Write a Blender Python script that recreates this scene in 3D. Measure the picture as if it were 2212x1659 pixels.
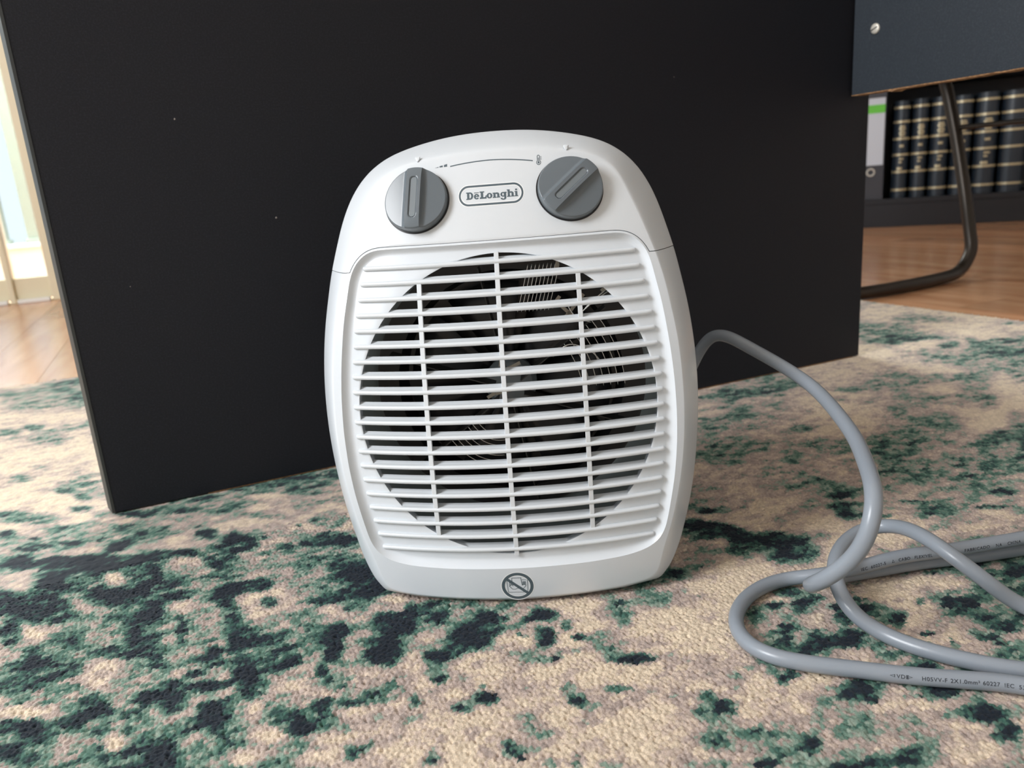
import bpy, math, random
import numpy as np
from mathutils import Vector, Matrix

for o in list(bpy.data.objects):
    bpy.data.objects.remove(o, do_unlink=True)
SC = bpy.context.scene
COL = SC.collection
rng = np.random.default_rng(7)

# ------------------------------------------------------------------ camera
F_PX = 1639.9484
cam_d = bpy.data.cameras.new('camera')
cam_d.sensor_fit = 'HORIZONTAL'
cam_d.sensor_width = 36.0
cam_d.lens = F_PX / 2212 * 36.0
cam_d.clip_start = 0.02
cam_d.clip_end = 60
cam_d.dof.use_dof = True
cam_d.dof.focus_distance = 0.44
cam_d.dof.aperture_fstop = 12.0
cam = bpy.data.objects.new('camera', cam_d)
COL.objects.link(cam)
R_ = Vector((0.9969481985789391, -0.01977796283925959, -0.07551901440125498))
D_ = Vector((-0.07806592950966568, -0.25257631015230175, -0.9644225827922324))
W_ = Vector((0.0, 0.9673748186384517, -0.2533494824629071))
m = Matrix.Identity(4)
for i in range(3):
    m[i][0] = R_[i]; m[i][1] = -D_[i]; m[i][2] = -W_[i]
m[2][3] = 0.26
cam.matrix_world = m
SC.camera = cam

# ------------------------------------------------------------------ world, light, exposure
world = bpy.data.worlds.new('world')
SC.world = world
world.use_nodes = True
bgn = world.node_tree.nodes['Background']
bgn.inputs[0].default_value = (0.80, 0.91, 1.0, 1)
bgn.inputs[1].default_value = 1.02

def area(name, loc, target, sx, sy, power, col):
    l = bpy.data.lights.new(name, 'AREA')
    l.shape = 'RECTANGLE'; l.size = sx; l.size_y = sy
    l.energy = power; l.color = col
    o = bpy.data.objects.new(name, l)
    o.location = loc
    o.rotation_euler = (Vector(target) - Vector(loc)).to_track_quat('-Z', 'Y').to_euler()
    COL.objects.link(o)
    return o
area('window_light', (-1.75, -0.45, 1.45), (0.1, 0.5, 0.1), 0.7, 1.0, 45, (0.97, 0.98, 1.0))
area('door_light', (-2.35, 3.15, 1.75), (-1.0, 1.5, 0.0), 1.3, 0.9, 115, (1.0, 0.97, 0.92))
area('added_back_light', (-0.62, 3.55, 1.75), (0.75, 1.0, 0.0), 1.5, 1.2, 85, (0.93, 0.97, 1.0))  # added fill behind the made-up window, brightens the back of the rug
sun_d = bpy.data.lights.new('sun', 'SUN'); sun_d.energy = 1.2; sun_d.angle = 0.02; sun_d.color = (1.0, 0.95, 0.88)
sun = bpy.data.objects.new('sun', sun_d); COL.objects.link(sun)
sun.rotation_euler = Vector((0.10, -0.24, -1.0)).to_track_quat('-Z', 'Y').to_euler()

SC.view_settings.view_transform = 'Standard'
SC.view_settings.look = 'None'
SC.view_settings.exposure = 0.28
SC.view_settings.gamma = 1.0
SC.view_settings.use_curve_mapping = False

# ------------------------------------------------------------------ helpers
def mesh_from(name, V, F, smooth=False):
    me = bpy.data.meshes.new(name)
    me.from_pydata([tuple(map(float, v)) for v in V], [], [tuple(int(i) for i in f) for f in F])
    me.validate()
    if smooth:
        me.polygons.foreach_set('use_smooth', [True] * len(me.polygons))
    me.update()
    return me

def obj(name, V, F, mat, parent=None, smooth=False, bevel=0, seg=2, sharp=None):
    me = mesh_from(name, V, F, smooth)
    if mat: me.materials.append(mat)
    o = bpy.data.objects.new(name, me)
    COL.objects.link(o)
    if parent: o.parent = parent
    if bevel:
        b = o.modifiers.new('bevel', 'BEVEL'); b.width = bevel; b.segments = seg; b.limit_method = 'ANGLE'
    if sharp is not None:
        me.set_sharp_from_angle(angle=math.radians(sharp))
    return o

def empty(name, loc=(0, 0, 0), rotz=0.0):
    o = bpy.data.objects.new(name, None)
    o.empty_display_size = 0.05
    o.location = loc; o.rotation_euler = (0, 0, rotz)
    COL.objects.link(o)
    return o

def tag(o, label=None, cat=None, group=None, kind=None):
    if label: o['label'] = label
    if cat: o['category'] = cat
    if group: o['group'] = group
    if kind: o['kind'] = kind
    return o

class MB:
    def __init__(s): s.V = []; s.F = []
    def add(s, V, F):
        n = len(s.V); s.V += [tuple(v) for v in V]; s.F += [tuple(i + n for i in f) for f in F]
    def box(s, x0, x1, y0, y1, z0, z1):
        s.add([(x0,y0,z0),(x1,y0,z0),(x1,y1,z0),(x0,y1,z0),(x0,y0,z1),(x1,y0,z1),(x1,y1,z1),(x0,y1,z1)],
              [(0,3,2,1),(4,5,6,7),(0,1,5,4),(1,2,6,5),(2,3,7,6),(3,0,4,7)])
    def build(s, name, mat, parent=None, **k):
        return obj(name, s.V, s.F, mat, parent, **k)

def spline(P, step):
    """Catmull-Rom through P, resampled evenly."""
    P = np.array(P, float)
    Q = np.vstack([2 * P[0] - P[1], P, 2 * P[-1] - P[-2]])
    out = []
    for i in range(1, len(Q) - 2):
        t = np.linspace(0, 1, 24, endpoint=False)[:, None]
        a, b, c, d = Q[i - 1], Q[i], Q[i + 1], Q[i + 2]
        out.append(0.5 * ((2 * b) + (-a + c) * t + (2 * a - 5 * b + 4 * c - d) * t ** 2 + (-a + 3 * b - 3 * c + d) * t ** 3))
    out = np.vstack(out + [P[-1:]])
    s = np.r_[0, np.cumsum(np.linalg.norm(np.diff(out, axis=0), axis=1))]
    n = max(3, int(s[-1] / step))
    q = np.linspace(0, s[-1], n)
    return np.stack([np.interp(q, s, out[:, k]) for k in range(out.shape[1])], 1), q

def tube(P, r, seg=20, cap=True, rend=None):
    P = np.array(P, float)
    T = np.gradient(P, axis=0); T /= np.linalg.norm(T, axis=1)[:, None]
    up = np.array([0, 0, 1.0]) if abs(T[0][2]) < .9 else np.array([1.0, 0, 0])
    n = np.cross(T[0], up); n /= np.linalg.norm(n)
    V = []; F = []
    for i in range(len(P)):
        n = n - T[i] * (n @ T[i]); n /= np.linalg.norm(n)
        b = np.cross(T[i], n)
        rr = r if np.isscalar(r) else r[i]
        for k in range(seg):
            a = 2 * math.pi * k / seg
            V.append(P[i] + rr * (math.cos(a) * n + math.sin(a) * b))
    for i in range(len(P) - 1):
        for k in range(seg):
            F.append((i * seg + k, (i + 1) * seg + k, (i + 1) * seg + (k + 1) % seg, i * seg + (k + 1) % seg))
    if cap:
        F.append(tuple(range(seg))); F.append(tuple(reversed(range((len(P) - 1) * seg, len(P) * seg))))
    return V, F

# ------------------------------------------------------------------ materials
def mat(name, col, rough=0.5, metal=0.0, spec=0.5, bump=None, mix=None, coat=0, sheen=0):
    """bump=(scale,strength,distance); mix=(scale,colour2,lo,hi)"""
    M = bpy.data.materials.new(name); M.use_nodes = True
    nt = M.node_tree; p = nt.nodes['Principled BSDF']
    p.inputs['Base Color'].default_value = (*col, 1)
    p.inputs['Roughness'].default_value = rough
    p.inputs['Metallic'].default_value = metal
    p.inputs['Specular IOR Level'].default_value = spec
    p.inputs['Coat Weight'].default_value = coat
    if sheen: p.inputs['Sheen Weight'].default_value = sheen
    tc = nt.nodes.new('ShaderNodeTexCoord')
    if bump:
        n = nt.nodes.new('ShaderNodeTexNoise'); n.inputs['Scale'].default_value = bump[0]; n.inputs['Detail'].default_value = 3
        nt.links.new(tc.outputs['Object'], n.inputs['Vector'])
        b = nt.nodes.new('ShaderNodeBump'); b.inputs['Strength'].default_value = bump[1]; b.inputs['Distance'].default_value = bump[2]
        nt.links.new(n.outputs['Fac'], b.inputs['Height']); nt.links.new(b.outputs['Normal'], p.inputs['Normal'])
    if mix:
        n = nt.nodes.new('ShaderNodeTexNoise'); n.inputs['Scale'].default_value = mix[0]; n.inputs['Detail'].default_value = 5
        nt.links.new(tc.outputs['Object'], n.inputs['Vector'])
        r = nt.nodes.new('ShaderNodeValToRGB')
        r.color_ramp.elements[0].position = mix[2]; r.color_ramp.elements[0].color = (*col, 1)
        r.color_ramp.elements[1].position = mix[3]; r.color_ramp.elements[1].color = (*mix[1], 1)
        nt.links.new(n.outputs['Fac'], r.inputs['Fac']); nt.links.new(r.outputs['Color'], p.inputs['Base Color'])
    return M

M_white = mat('white_plastic', (0.635, 0.67, 0.70), 0.34, bump=(2600, .12, .0002))
M_whiteg = mat('white_gloss_plastic', (0.65, 0.69, 0.73), 0.22, bump=(2600, .05, .0002))
M_grey = mat('knob_grey_plastic', (0.120, 0.141, 0.158), 0.24)
M_greyslot = mat('knob_slot_grey', (0.16, 0.185, 0.20), 0.3)
M_print = mat('grey_print', (0.075, 0.105, 0.125), 0.45)
M_halo = mat('pale_print', (0.78, 0.80, 0.81), 0.4)
M_blackp = mat('black_plastic', (0.012, 0.012, 0.014), 0.35)
M_duct = mat('duct_grey', (0.30, 0.33, 0.32), 0.5)
M_steel = mat('steel_wire', (0.75, 0.74, 0.70), 0.25, metal=1.0)
M_mica = mat('mica_board', (0.20, 0.18, 0.14), 0.5, mix=(90, (0.10, 0.09, 0.075), .4, .6))
M_copper = mat('copper_winding', (0.35, 0.10, 0.05), 0.35, metal=0.6)
M_cable = mat('grey_cable_pvc', (0.25, 0.28, 0.318), 0.30, bump=(900, .08, .0003))
M_ink = mat('black_ink', (0.02, 0.025, 0.035), 0.5)
M_lam = mat('black_laminate', (0.0085, 0.0092, 0.0130), 0.6, spec=0.25, bump=(1100, .35, .0004), mix=(700, (0.016, 0.0175, 0.024), .45, .75))
M_lam_lit = mat('lit_blue_black_laminate', (0.022, 0.029, 0.038), 0.5, spec=0.4, bump=(900, .35, .0004), mix=(600, (0.036, 0.045, 0.056), .45, .75))  # board laminate made lighter for facing the windows; that light is in the colour
M_edge = mat('edge_band', (0.018, 0.021, 0.02), 0.5)
M_chip = mat('raw_chipboard', (0.42, 0.23, 0.10), 0.8, mix=(300, (0.25, 0.13, 0.06), .4, .6))
M_screw = mat('screw_nickel', (0.72, 0.68, 0.60), 0.4, metal=0.35)
M_shelf = mat('black_shelf', (0.008, 0.008, 0.012), 0.45, bump=(300, .2, .0005))
M_book = mat('book_dark_leather', (0.016, 0.024, 0.036), 0.33, bump=(260, .3, .0006))
M_gold = mat('gold_foil', (0.50, 0.42, 0.27), 0.32, metal=0.6)
M_binder = mat('binder_board', (0.045, 0.045, 0.055), 0.4)
M_label = mat('binder_label', (0.62, 0.65, 0.72), 0.5)
M_green = mat('label_green', (0.14, 0.58, 0.05), 0.5)
M_tube = mat('dark_brown_tube', (0.035, 0.027, 0.02), 0.3, metal=0.55)
M_cream = mat('cream_paint', (0.80, 0.72, 0.52), 0.4)
M_wht = mat('white_paint', (0.85, 0.84, 0.80), 0.5)
M_wall = mat('wall_paint', (0.74, 0.73, 0.71), 0.8)
M_post = mat('balcony_green_grey', (0.30, 0.36, 0.32), 0.6)
M_foam = mat('seat_black', (0.02, 0.02, 0.022), 0.6)
M_bumpw = M_white
M_glass = bpy.data.materials.new('window_glass'); M_glass.use_nodes = True
_nt = M_glass.node_tree; _nt.nodes.remove(_nt.nodes['Principled BSDF'])
_tr = _nt.nodes.new('ShaderNodeBsdfTransparent'); _tr.inputs[0].default_value = (.96, .98, .97, 1)
_gl = _nt.nodes.new('ShaderNodeBsdfGlossy'); _gl.inputs['Roughness'].default_value = .02
_fr = _nt.nodes.new('ShaderNodeFresnel'); _mx = _nt.nodes.new('ShaderNodeMixShader')
_nt.links.new(_fr.outputs[0], _mx.inputs[0]); _nt.links.new(_tr.outputs[0], _mx.inputs[1]); _nt.links.new(_gl.outputs[0], _mx.inputs[2])
_nt.links.new(_mx.outputs[0], _nt.nodes['Material Output'].inputs['Surface'])

def wood_mat():
    M = bpy.data.materials.new('floor_wood'); M.use_nodes = True
    nt = M.node_tree; p = nt.nodes['Principled BSDF']; L = nt.links
    tc = nt.nodes.new('ShaderNodeTexCoord'); mp = nt.nodes.new('ShaderNodeMapping')
    mp.inputs['Scale'].default_value = (14, 1.6, 1)
    L.new(tc.outputs['Object'], mp.inputs['Vector'])
    oi = nt.nodes.new('ShaderNodeObjectInfo')
    ad = nt.nodes.new('ShaderNodeVectorMath'); ad.operation = 'ADD'
    sc = nt.nodes.new('ShaderNodeVectorMath'); sc.operation = 'SCALE'; sc.inputs['Scale'].default_value = 30
    cb = nt.nodes.new('ShaderNodeCombineXYZ')
    L.new(oi.outputs['Random'], cb.inputs[0]); L.new(oi.outputs['Random'], cb.inputs[1])
    L.new(cb.outputs[0], sc.inputs[0]); L.new(mp.outputs[0], ad.inputs[0]); L.new(sc.outputs[0], ad.inputs[1])
    n = nt.nodes.new('ShaderNodeTexNoise'); n.inputs['Scale'].default_value = 1.6; n.inputs['Detail'].default_value = 7
    n.inputs['Distortion'].default_value = .6
    L.new(ad.outputs[0], n.inputs['Vector'])
    r = nt.nodes.new('ShaderNodeValToRGB')
    r.color_ramp.elements[0].position = .32; r.color_ramp.elements[0].color = (0.50, 0.235, 0.12, 1)
    r.color_ramp.elements[1].position = .70; r.color_ramp.elements[1].color = (0.72, 0.40, 0.22, 1)
    L.new(n.outputs['Fac'], r.inputs['Fac'])
    h = nt.nodes.new('ShaderNodeHueSaturation')
    mr = nt.nodes.new('ShaderNodeMapRange'); mr.inputs['To Min'].default_value = .78; mr.inputs['To Max'].default_value = 1.18
    L.new(oi.outputs['Random'], mr.inputs['Value']); L.new(mr.outputs[0], h.inputs['Value'])
    L.new(r.outputs['Color'], h.inputs['Color']); L.new(h.outputs['Color'], p.inputs['Base Color'])
    p.inputs['Roughness'].default_value = 0.22; p.inputs['Specular IOR Level'].default_value = 0.8
    return M
M_wood = wood_mat()

def pile_mat():
    M = bpy.data.materials.new('rug_pile'); M.use_nodes = True
    nt = M.node_tree; p = nt.nodes['Principled BSDF']; L = nt.links
    a = nt.nodes.new('ShaderNodeAttribute'); a.attribute_name = 'pattern'
    tc = nt.nodes.new('ShaderNodeTexCoord')
    n = nt.nodes.new('ShaderNodeTexNoise'); n.inputs['Scale'].default_value = 1300; n.inputs['Detail'].default_value = 3
    L.new(tc.outputs['Object'], n.inputs['Vector'])
    mr = nt.nodes.new('ShaderNodeMapRange'); mr.inputs['From Min'].default_value = .3; mr.inputs['From Max'].default_value = .7
    mr.inputs['To Min'].default_value = .82; mr.inputs['To Max'].default_value = 1.18
    L.new(n.outputs['Fac'], mr.inputs['Value'])
    h = nt.nodes.new('ShaderNodeHueSaturation')
    L.new(a.outputs['Color'], h.inputs['Color']); L.new(mr.outputs[0], h.inputs['Value'])
    L.new(h.outputs['Color'], p.inputs['Base Color'])
    b = nt.nodes.new('ShaderNodeBump'); b.inputs['Strength'].default_value = .5; b.inputs['Distance'].default_value = .0005
    L.new(n.outputs['Fac'], b.inputs['Height']); L.new(b.outputs['Normal'], p.inputs['Normal'])
    p.inputs['Roughness'].default_value = 0.85
    p.inputs['Specular IOR Level'].default_value = 0.1
    p.inputs['Sheen Weight'].default_value = 0.08; p.inputs['Sheen Roughness'].default_value = .5
    return M
M_pile = pile_mat()
FLOOR_Z = -0.009
AX = np.array([.92, .392]); AY = np.array([-.392, .92])       # rug and desk-side directions

# ------------------------------------------------------------------ the room
fl = obj('floor', [(-3,-2.6,FLOOR_Z-.02),(3.6,-2.6,FLOOR_Z-.02),(3.6,4.8,FLOOR_Z-.02),(-3,2.1,FLOOR_Z-.02)], [(0,1,2,3)], M_chip)
tag(fl, kind='structure')
PW, PL = 0.125, 1.25
plank_me = None
fa = math.atan2(AX[1], AX[0])
pm = MB(); pm.box(0, PW - .0008, 0, PL - .0008, -.0195, 0)
plank_me = mesh_from('plank', pm.V, pm.F); plank_me.materials.append(M_wood)
def plank(u, v):
    o = bpy.data.objects.new('plank', plank_me)
    p = AX * u + AY * v
    o.location = (p[0], p[1], FLOOR_Z); o.rotation_euler = (0, 0, fa)
    COL.objects.link(o); o.parent = fl
for i in range(-24, 25):
    off = (i * 0.41) % PL
    for j in range(-2, 4):
        u, v = i * PW, j * PL - off
        c = AX * (u + PW / 2) + AY * (v + PL / 2)
        # only where the floor can be seen past the rug and the furniture
        if -3.2 < c[0] < 3.3 and -1.6 < c[1] < 4.4:
            if -1.28 < u and u + PW < 1.15 and v > -.44 and v + PL < 1.45: continue
            plank(u, v)

# back wall with the balcony door
DA = math.radians(18); DX = np.array([math.cos(DA), math.sin(DA)]); DN = np.array([math.sin(DA), -math.cos(DA)])   # DN points into the room
D0 = np.array([-1.69, 2.6426])
def wallpt(s, d, z): p = D0 + DX * s - DN * d; return (p[0], p[1], z)     # d = depth behind the wall face
def wbox(mb, s0, s1, d0, d1, z0, z1):
    P = [wallpt(s, d, z) for z in (z0, z1) for (s, d) in ((s0,d0),(s1,d0),(s1,d1),(s0,d1))]
    mb.add(P, [(0,3,2,1),(4,5,6,7),(0,1,5,4),(1,2,6,5),(2,3,7,6),(3,0,4,7)])
FZ = FLOOR_Z
b = MB(); wbox(b, .165, .35, 0, .12, FZ, 2.5); wbox(b, .35, 2.15, 0, .12, FZ, .85); wbox(b, .35, 2.15, 0, .12, 2.25, 2.5); wbox(b, 2.15, 6.0, 0, .12, FZ, 2.5); wbox(b, -2.6, -1.35, 0, .12, FZ, 2.5); wbox(b, -1.35, .165, 0, .12, 2.15, 2.5)
tag(b.build('wall_back', M_wall), kind='structure')
door = empty('door_1', wallpt(0, 0, FZ)); tag(door, kind='structure')
def dbuild(b, name, m, **k):
    o = b.build(name, m, door, **k); o.matrix_parent_inverse = Matrix.Translation(-door.location); return o
b = MB(); wbox(b, .118, .165, -.01, .08, FZ, 2.15); dbuild(b, 'jamb', M_cream, bevel=.004)
b = MB(); wbox(b, -1.35, -1.30, -.01, .08, FZ, 2.15); dbuild(b, 'jamb', M_cream, bevel=.004)
for s0, s1 in ((.006, .118), (-.66, -.012), (-1.30, -.68)):
    b = MB(); wbox(b, s0, s1, .01, .05, FZ + .012, .075); dbuild(b, 'bottom_rail', M_cream, bevel=.003)
    b = MB(); wbox(b, s0, s1, .01, .05, 2.08, 2.15); dbuild(b, 'top_rail', M_cream, bevel=.003)
    b = MB(); wbox(b, s0 + .004, s1 - .004, .027, .031, .075, 2.08); dbuild(b, 'pane', M_glass)
    b = MB(); wbox(b, s0 + .006, s1 - .006, -.016, .008, FZ, FZ + .014); dbuild(b, 'threshold_strip', M_wht, bevel=.003)
for s in (-.003, -.67):
    b = MB(); wbox(b, s - .009, s + .009, -.006, .055, FZ, 2.15); dbuild(b, 'stile', M_cream, bevel=.003)
b = MB(); wbox(b, -1.35, .165, .0, .08, FZ - .01, FZ + .003); dbuild(b, 'threshold', M_cream)
added_win = empty('added_window_1', wallpt(.35, 0, .85)); tag(added_win, kind='structure')  # made-up window, unseen behind the desk panel, added to let in fill
def wbuild(b, name, m, **k):
    o = b.build(name, m, added_win, **k); o.matrix_parent_inverse = Matrix.Translation(-added_win.location); return o
for s0, s1, z0, z1 in ((.35, .40, .85, 2.25), (2.10, 2.15, .85, 2.25), (1.225, 1.275, .90, 2.20), (.40, 2.10, .85, .90), (.40, 2.10, 2.20, 2.25)):
    b = MB(); wbox(b, s0, s1, .02, .09, z0, z1); wbuild(b, 'added_window_frame', M_cream, bevel=.003)
for s0, s1 in ((.40, 1.225), (1.275, 2.10)):
    b = MB(); wbox(b, s0, s1, .05, .054, .90, 2.20); wbuild(b, 'pane', M_glass)
# balcony outside the door
bal = obj('balcony_floor', [wallpt(-4, .12, -.03), wallpt(1.6, .12, -.03), wallpt(1.6, 1.6, -.03), wallpt(-4, 1.6, -.03)], [(0,1,2,3)], M_wht)
tag(bal, kind='structure')
b = MB(); wbox(b, -4, 1.6, .95, 1.05, -.03, .15); wbox(b, -4, 1.6, .93, 1.07, .15, .17)
tag(b.build('balcony_parapet', M_wht, bevel=.004), 'low white parapet seen through the balcony door glass', 'parapet')
for s, lab in ((-.108, 'green-grey balcony post on the parapet, nearest the dark panel'), (-.262, 'green-grey balcony post at the left picture edge, behind the door stile')):
    b = MB(); wbox(b, s - .035, s + .035, .97, 1.03, .17, 2.4); wbox(b, s - .045, s + .045, .96, 1.04, .17, .19)
    tag(b.build('balcony_post', M_post, bevel=.003), lab, 'post')

# right-hand wall behind the bookcase
SA = math.radians(-24); SX = np.array([math.cos(SA), math.sin(SA)]); SN = np.array([math.sin(SA), -math.cos(SA)])   # SN towards the room
S0 = np.array([1.676, 2.895])
def spt(s, d, z): p = S0 + SX * s - SN * d; return (p[0], p[1], z)
def sbox(mb, s0, s1, d0, d1, z0, z1):
    P = [spt(s, d, z) for z in (z0, z1) for (s, d) in ((s0,d0),(s1,d0),(s1,d1),(s0,d1))]
    mb.add(P, [(0,3,2,1),(4,5,6,7),(0,1,5,4),(1,2,6,5),(2,3,7,6),(3,0,4,7)])
b = MB(); sbox(b, -1.2, 3.0, .36, .46, FZ, 2.5)
tag(b.build('wall_right', M_wall), kind='structure')
b = MB(); b.box(-3.0, 3.6, -2.7, -2.6, FZ, 2.5)
tag(b.build('wall_front', M_wall), kind='structure')
b = MB(); b.box(3.6, 3.7, -2.7, 2.6, FZ, 2.5)
tag(b.build('wall_side', M_wall), kind='structure')
V = [(x, y, z) for z in (2.5, 2.6) for x, y in ((-3.0,-2.7),(3.7,-2.7),(3.7,4.4),(-3.0,2.22))]
ce = MB(); ce.add(V, [(0,3,2,1),(4,5,6,7),(0,1,5,4),(1,2,6,5),(2,3,7,6),(3,0,4,7)])
tag(ce.build('ceiling', M_wht), kind='structure')

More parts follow.
